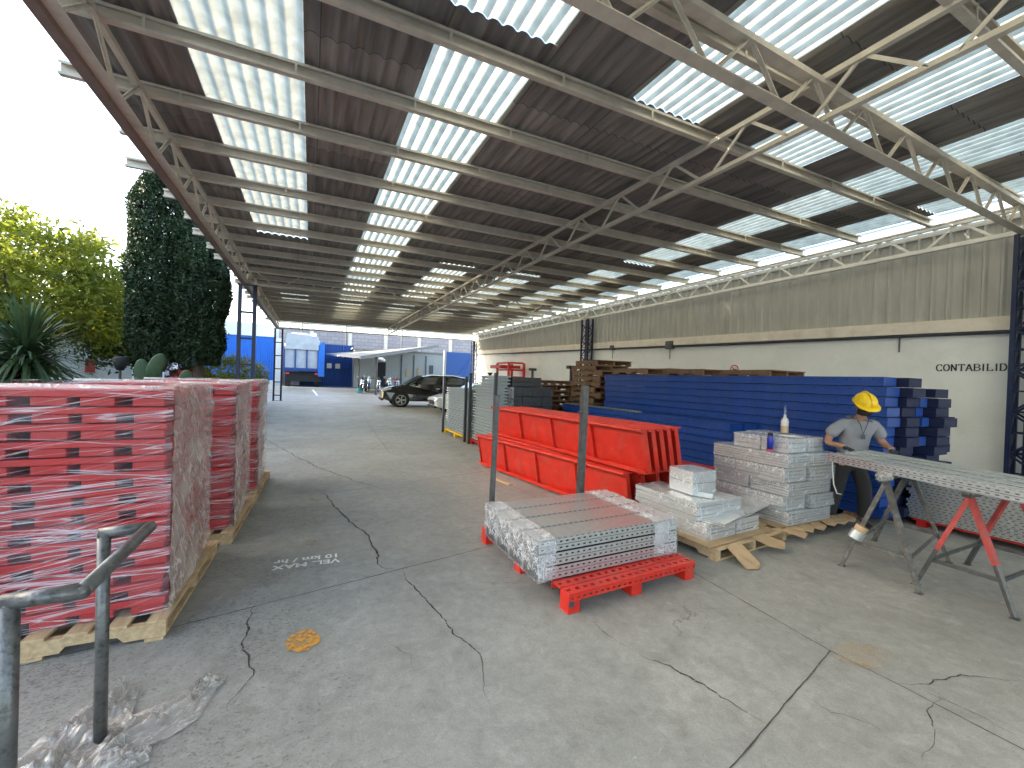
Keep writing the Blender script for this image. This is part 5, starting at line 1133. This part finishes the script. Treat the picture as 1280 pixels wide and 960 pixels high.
MB().box(.9, 0, .6, 3.3, .06, 3.9).build('door_sheet', 'blue_gate', bc); MB().box(.7, -.03, 0, .9, .1, 4.0).build('door_jamb', 'facade', bc); MB().box(.9, -.02, 0, 3.3, .08, .6).build('door_sill_panel', 'facade', bc)
MB().bar((1.0, -.02, .7), (3.2, -.02, 3.6), .05, .03).build('door_brace', 'blue_gate', bc); MB().box(3.3, -.03, 0, 3.5, .1, 4.0).build('door_jamb', 'plaster', bc)
# blue gate wall
bw = thing('blue_gate', (0, 47, .45), 'dark blue sheet metal gate and fence across the back of the yard', 'gate')
b = MB(); v = []; n = 120
for i in range(n+1): x = -1+5.0*i/n; o_ = .05 if i % 4 < 2 else 0; v += [(x, -o_, 0), (x, -o_, 4.3)]
b.add(v, [(2*i, 2*i+2, 2*i+3, 2*i+1) for i in range(n)]); b.build('gate_sheet', 'blue_gate', bw, fixn=False)
for x in (1.2, 3.0, 3.9): MB().box(x-.05, -.14, 0, x+.05, -.055, 4.35).build('gate_post', 'blue_gate', bw)
for z in (2.0, 3.4, 4.3): MB().box(-1, -.12, z-.05, 4.0, -.056, z+.05).build('gate_rail', 'blue_gate', bw)
for x in (1.7, 2.5): MB().box(x-.22, -.15, 1.9, x+.22, -.121, 2.4).build('notice_plate', 'galv', bw)
# block wall
bk = thing('block_wall', (0, 52, .4), 'tall pale block wall with pilasters closing the back of the yard', 'wall')
MB().box(-26, 0, 0, 32, .3, 6.3).build('wall_face', 'brick', bk)
for x in range(-24, 32, 4): MB().box(x-.2, -.08, 0, x+.2, 0, 6.35).build('pilaster', 'ledge', bk)
# thin far mast
for x, h, lab in ((3.5, 9.5, 'thin dark mast rising behind the blue gate'), (-.9, 8.6, 'thin mast above the tarped truck'), (9.6, 8.8, 'thin mast above the white office building')):
    tag(MB().tube((x, 50.5, .45), (x, 50.5, h), .06, 8).build('mast', 'dark_steel'), lab, 'mast', 'masts before the block wall')
# bright blue building
bb = thing('blue_shed', (-5.2, 46.5, .42), 'bright blue corrugated shed with a white fascia behind the hedge', 'shed')
b = MB(); v = []; n = 150
for i in range(n+1): x = -5+7.0*i/n; o_ = .05 if i % 4 < 2 else 0; v += [(x, -o_, .55), (x, -o_, 4.7)]
b.add(v, [(2*i, 2*i+2, 2*i+3, 2*i+1) for i in range(n)]); b.build('wall_sheet', 'blue_wall', bb, fixn=False)
MB().box(-5, .02, 0, 2, 4, 4.7).build('wall', 'blue_wall', bb); MB().box(-5, -.02, 0, 2.0, .01, .55).build('plinth', 'white_paint', bb)
MB().box(-5.2, -.15, 4.7, 2.1, 4.2, 5.9).build('fascia', 'white_paint', bb)
MB().box(2.02, -.2, 0, 2.7, 1.0, 4.6).build('white_pier', 'white_paint', bb)
# tarped truck
tk = thing('truck', (-.6, 43.4, gz(43.4)), 'parked truck with blue stake body and a white tarpaulin over its load', 'truck')
MB().box(-1.6, 0, 1.45, 1.55, 6, 1.75).build('bed_floor', 'steel_blue2', tk)
for x in (-1.6, -.7, .25, 1.2): MB().box(x-.06, -.06, 1.4, x+.06, .06, 3.7).build('stake_post', 'steel_blue2', tk)
for z in (1.65, 3.6): MB().box(-1.6, -.07, z-.07, 1.5, .07, z+.07).build('stake_rail', 'steel_blue2', tk)
MB().box(-1.52, .1, 1.75, 1.2, 5.9, 3.6).build('tarp_panel', 'tarp', tk)
mb = MB(); v = []; nu, nv = 16, 16
for j in range(nv+1):
    for i in range(nu+1):
        u, t_ = i/nu, j/nv; v.append((-1.62+2.95*u, -.12+6*t_, 3.55+1.55*min(1, 4*u+.3, 4*(1-u)+.5)*min(1, 3*t_+.25, 3*(1-t_)+.3)+.18*noise.noise(Vector((u*5, t_*5, 3)))))
mb.add(v, [(j*(nu+1)+i, j*(nu+1)+i+1, (j+1)*(nu+1)+i+1, (j+1)*(nu+1)+i) for j in range(nv) for i in range(nu)]); mb.prism([(-1.6, 3.45), (1.3, 3.45), (1.2, 4.7), (-1.4, 4.9)], 'y', -.1, -.05); mb.build('tarpaulin', 'tarp', tk, smooth=False)
MB().prism([(1.22, 1.0), (1.75, 1.0), (1.75, 4.3), (1.5, 4.2), (1.22, 3.9)], 'y', -.1, 5.8).build('side_panel', 'blue_wall', tk)
MB().box(-1.5, .3, .5, 1.5, 5.8, 1.4).build('chassis', 'black_rubber', tk)
for x in (-1.3, 1.1): MB().tube((x-.2, .9, .5), (x+.2, .9, .5), .5, 20).build('wheel', 'black_rubber', tk)
for x in (-1.3, 1.1): MB().box(x-.15, -.1, 1.15, x+.15, -.02, 1.32).build('tail_light', 'sign_red', tk)

# low fence of wire panels on the left edge beyond the stacks
wf = thing('mesh_fence', (-2.15, 14.8, 0), 'low pale green mesh fence along the garden edge', 'fence')
for k in range(7): MB().box(-.02, k*2.0-.02, 0, .02, k*2.0+.02, 1.15).build('fence_post', 'galv_dull', wf)
b = MB()
for k in range(80): b.box(-.006, k*.15, .1, .006, k*.15+.014, 1.1)
for z in (.1, .35, .6, .85, 1.1): b.box(-.009, 0, z, .009, 12, z+.018)
b.build('fence_mesh', 'galv_dull', wf)
# railing in the garden and white low wall
rl = thing('white_railing', (-9, 12.5, .07), 'white railing along the garden path beyond the red stacks', 'railing')
for z in (.55, 1.0, 1.38): MB().bar((-6, 0, z), (6, 2.4, z), .04, .04).build('railing_bar', 'white_paint', rl)
for k in range(9): MB().bar((-6+12*k/8, 2.4*k/8, 0), (-6+12*k/8, 2.4*k/8, 1.4), .04, .04).build('railing_post', 'white_paint', rl)
# white house pieces behind the trees
hs = thing('white_house', (-16, 27, .07), 'white house wall with a red fitting seen below the yellow tree', 'building')
MB().box(-14, 0, 0, 8.0, 5, 3.1).build('wall', 'white_paint', hs); MB().box(-14.3, -.3, 3.1, 8.3, 5.3, 3.25).build('roof', 'ledge', hs)
for x in (-6, -1.5, 3.0): MB().box(x, -.03, 1.1, x+1.4, .02, 2.4).build('window', 'glass_dark', hs)
MB().prism([(6.3, 1.4), (6.62, 1.4), (6.62, 2.0), (6.46, 2.2), (6.3, 2.0)], 'y', -.12, -.0).build('red_cabinet', 'sign_red', hs)
car((-10.5, 24.0, .07), R(170), 'white_car', 'white sedan parked beyond the cactus behind the railing', 1.0, False)
car((-7.9, 29.0, .07), R(172), 'white_car', 'pale sedan farthest away behind the cypress trunks', 1.0, False)

for (y0, y1, h, lab) in ((-16, 21.9, 15.8, 'tall added building out of view at left, blocking the sun, nearer part'), (22.0, 26.6, 10.4, 'lower added building between the two taller sun blockers, letting sun reach the trees'), (26.7, 50, 15.8, 'tall added building out of view at left, blocking the sun, farther part')):
    nb = thing('sun_block_building', (-28.2, y0, 0), lab, 'building')  # unseen buildings, added to keep direct sun off the shed floor
    MB().box(-8, 0, 0, 0, y1-y0, h).build('wall', 'plaster', nb); MB().box(-8.2, -.05, h, .2, y1-y0+.04, h+.3).build('parapet', 'ledge', nb)
    for k in range(int((y1-y0)/4)):
        for z in range(1, int(h/3)): MB().box(-.02, 1.2+k*4, z*3-1.6, .03, 2.8+k*4, z*3).build('window', 'glass_dark', nb)

# ---------------------------------------------------------------- vegetation
def leaves(name, centers, size, mt, parent, per=1, flat=.0, elong=1.0):
    """one mesh of many small leaf quads round the given centres (numpy)"""
    n = len(centers)*per; c = np.repeat(np.array(centers), per, axis=0)
    if per > 1: c = c+np.random.normal(0, size*1.3, c.shape)
    a = np.random.normal(size=(n, 3)); a /= np.linalg.norm(a, axis=1)[:, None]; b = np.random.normal(size=(n, 3)); b = np.cross(a, b); b /= np.linalg.norm(b, axis=1)[:, None]
    s = size*(.5+np.random.rand(n, 1)); a *= s*elong; b *= s*.6
    v = np.stack([c-a, c+b*.9, c+a, c-b*.9], axis=1).reshape(-1, 3); me = bpy.data.meshes.new(name); me.vertices.add(n*4); me.vertices.foreach_set('co', v.ravel())
    me.loops.add(n*4); me.loops.foreach_set('vertex_index', np.arange(n*4)); me.polygons.add(n); me.polygons.foreach_set('loop_start', np.arange(n)*4); me.polygons.foreach_set('loop_total', np.full(n, 4))
    me.update(calc_edges=True); me.materials.append(M[mt]); o = bpy.data.objects.new(name, me); col.objects.link(o); o.parent = parent; return o
def cypress(x, y, h, rad, base, label, seed, n=62000):
    rs = np.random.RandomState(seed); t = thing('cypress_tree', (x, y, .05), label, 'tree', 'dark cypress trees by the canopy')
    pts = []
    while len(pts) < n:
        u = rs.rand(); z = base+(h-base)*u; rr = rad*min(1, (1-u)*4.5+.15)**.7*min(1, .72+u*2.2); a = rs.rand()*2*math.pi
        lump = 1+.22*noise.noise(Vector((math.cos(a)*1.6, math.sin(a)*1.6, z*.9+seed)))+.16*noise.noise(Vector((math.cos(a)*5, math.sin(a)*5, z*2.6+seed)))
        q = rr*lump*(.62+.38*rs.rand()**.5)
        if noise.noise(Vector((math.cos(a)*4+3, math.sin(a)*4, z*2.2+seed*2))) > .42: q *= .75
        pts.append((q*math.cos(a), q*math.sin(a), z))
    leaves('crown', pts, .040, 'cypress', t, elong=1.3)
    MB().path([(0, 0, 0), (.03, 0, 1), (0, .02, base+.5), (0, 0, h*.7)], [.2, .16, .14, .05], 10).build('trunk', 'bark', t, smooth=True)
    return t
cypress(-4.5, 17.0, 8.1, .74, 1.95, 'taller dark cypress tree at left of the pair', 3)
cypress(-3.35, 17.0, 6.6, .74, 1.9, 'shorter dark cypress tree next to the ladder column', 5)
def broad(x, y, h, spread, label, mt, seed, nclump=260, leaf=.075, per=70, zlo=.32):
    rs = np.random.RandomState(seed); t = thing('broadleaf_tree', (x, y, .05), label, 'tree', 'broadleaf trees in the garden')
    br = MB(); br.path([(0, 0, 0), (.1, .05, h*.18), (.05, .1, h*.34)], [.26, .2, .17], 10); tips = []
    for k in range(11):
        a = 2*math.pi*k/11+rs.rand()*.5; r_ = spread*(.5+.5*rs.rand()); z1 = h*(.38+.5*rs.rand())
        m1 = (r_*.4*math.cos(a), r_*.4*math.sin(a), h*.34+(z1-h*.34)*.45+.2); e = (r_*math.cos(a), r_*math.sin(a), z1); br.path([(.05, .1, h*.3), m1, e], [.11, .07, .02], 7); tips.append((m1, e))
        for q in range(3):
            a2 = a+rs.uniform(-.8, .8); e2 = (m1[0]+r_*.5*math.cos(a2), m1[1]+r_*.5*math.sin(a2), m1[2]+rs.uniform(-.3, .9)); br.path([m1, e2], [.045, .01], 6); tips.append((m1, e2))
    br.build('trunk', 'bark', t, smooth=True); cs = []
    for k in range(nclump):
        u = rs.normal(size=3); u /= np.linalg.norm(u); rr = (.5+.5*rs.rand()**.6)
        p = np.array([u[0]*spread*rr, u[1]*spread*rr, h*.66+u[2]*h*.33*rr])
        if p[2] < h*zlo: p[2] = h*zlo+rs.rand()*.5
        sz = .22+.25*rs.rand(); q = rs.normal(0, sz, (per, 3)); q[:, 2] *= .5; cs.append(p+q)
    for m1, e in tips: cs.append(np.array(e)+rs.normal(0, .3, (per, 3)))
    leaves('crown', np.concatenate(cs), leaf, mt, t, elong=1.4)
    return t
broad(-8.6, 19.0, 6.5, 3.1, 'yellow-green broadleaf tree lit by the sun at the left edge', 'leaf_yellow', 11, 210, per=85)
broad(-6.6, 23.5, 5.2, 2.2, 'smaller loose green tree between the yellow tree and the cypresses', 'leaf_green', 12, 120, per=60)
broad(-14.5, 24.0, 8.0, 4.2, 'green tree behind the yellow one at the far left', 'leaf_yellow', 13, 240, per=70, leaf=.09)
# yucca / sword leaf plant
def yucca(x, y, z0, zc, n, ln, label, seed):
    rs = np.random.RandomState(seed); t = thing('yucca_plant', (x, y, z0), label, 'plant'); mb = MB()
    MB().path([(0, 0, 0), (.05, 0, zc*.5), (0, 0, zc)], [.2, .15, .13], 10).build('trunk', 'bark', t, smooth=True)
    for k in range(n):
        a = rs.rand()*2*math.pi; el = math.radians(-35+120*rs.rand()**.8); L = ln*(.75+.35*rs.rand()); pts = []; p = np.array([0, 0, zc+rs.uniform(-.3, .15)]); d = np.array([math.cos(a)*math.cos(el), math.sin(a)*math.cos(el), math.sin(el)]); side = np.array([-math.sin(a), math.cos(a), 0])
        segs = 6; v = []
        for i in range(segs+1):
            w_ = .028*(1-(i/segs)**2)+.002; v += [tuple(p-side*w_), tuple(p+side*w_)]; p = p+d*L/segs; d = d+np.array([0, 0, -.13-.08*rs.rand()]); d /= np.linalg.norm(d)
        mb.add(v, [(2*i, 2*i+1, 2*i+3, 2*i+2) for i in range(segs)])
    mb.build('leaf_rosette', 'yucca', t, fixn=False); return t
yucca(-3.92, 9.0, 0, 1.85, 560, 1.0, 'spiky sword-leaved plant behind the nearest red stack', 21)
# prickly pear
cc = thing('prickly_pear', (-3.62, 13.2, -.1), 'prickly pear cactus with flat pads before the cypress trunks', 'cactus')
def pad(c, rx_, rz_, lean, az):
    bm_ = bmesh.new(); bmesh.ops.create_icosphere(bm_, subdivisions=3, radius=1)
    for v in bm_.verts: v.co = Vector((v.co.x*rx_*(1-.2*v.co.z if v.co.z < 0 else 1), v.co.y*.05, v.co.z*rz_))
    bm_.transform(Matrix.Translation(c) @ Matrix.Rotation(az, 4, 'Z') @ Matrix.Rotation(lean, 4, 'Y')); me = bpy.data.meshes.new('pad'); bm_.to_mesh(me); bm_.free(); me.materials.append(M['cactus']); me.polygons.foreach_set('use_smooth', [True]*len(me.polygons)); o = bpy.data.objects.new('pad', me); col.objects.link(o); o.parent = cc
for c, rx_, rz_, ln, az in [((0, 0, .45), .2, .45, .1, .2), ((.05, 0, 1.2), .2, .42, .2, .3), ((-.1, .05, 1.75), .17, .36, -.1, .1), ((.17, 0, 1.95), .16, .33, .35, .2), ((.5, .1, 1.3), .17, .3, .5, -.3), ((.75, .1, 1.65), .15, .22, .1, .1), ((-.35, 0, 1.35), .15, .28, -.5, 0)]: pad(c, rx_, rz_, ln, az)
def bush(x, y, rx_, ry_, h, mt, label, seed, n=7000, leaf=.05, name='garden_bush'):
    rs = np.random.RandomState(seed); t = thing(name, (x, y, .05), label, 'bush', 'bushes along the garden edge'); pts = []
    for i in range(n):
        u = rs.normal(size=3); u /= np.linalg.norm(u); k = (.7+.3*rs.rand())*(1+.2*noise.noise(Vector(u)*3+Vector((seed, 0, 0)))); pts.append((u[0]*rx_*k, u[1]*ry_*k, h*.5+u[2]*h*.5*k))
    leaves('foliage', pts, leaf, mt, t); MB().path([(0, 0, 0), (0, 0, h*.5)], [.06, .03], 7).build('stem', 'bark', t); return t
bush(-3.2, 22.5, 1.5, 1.0, 2.5, 'leaf_yellow', 'pale yellow-green bush between the cypress and the blue shed', 31)
bush(-4.0, 27.0, 1.6, .8, 1.6, 'leaf_green', 'dark clipped hedge at the foot of the blue shed', 32, 8000)
bush(-5.0, 24.0, 1.0, .8, 2.0, 'leaf_green', 'round green bush behind the tall cypress', 33)
bush(-7.6, 16.5, 1.3, .8, 1.8, 'leaf_green', 'low green bush under the yellow tree', 34)
bush(-5.6, 12.0, .8, .6, 1.2, 'leaf_green', 'small bush at the foot of the spiky plant', 35, 4000)
t = bush(-4.1, 19.5, .7, .4, 1.75, 'hedge_red', 'red flowering bush behind the cypress trunks', 36, 2500)
for i, (x, y) in enumerate([(-4.35, 13.9), (-3.6, 14.2)]):
    t = thing('garden_lamp', (x, y, 0), ['dark garden lamp left of the cactus', 'dark garden lamp right of the cactus'][i], 'garden lamp', 'dark garden lamps by the cactus')
    MB().tube((0, 0, 0), (0, 0, 1.7), .03).build('lamp_post', 'dark_steel', t); MB().lathe([(0, 1.7), (.07, 1.7), (.14, 1.85), (.15, 2.0), (.10, 2.05), (0, 2.06)], 16).build('lamp_head', 'black_rubber', t, smooth=True)
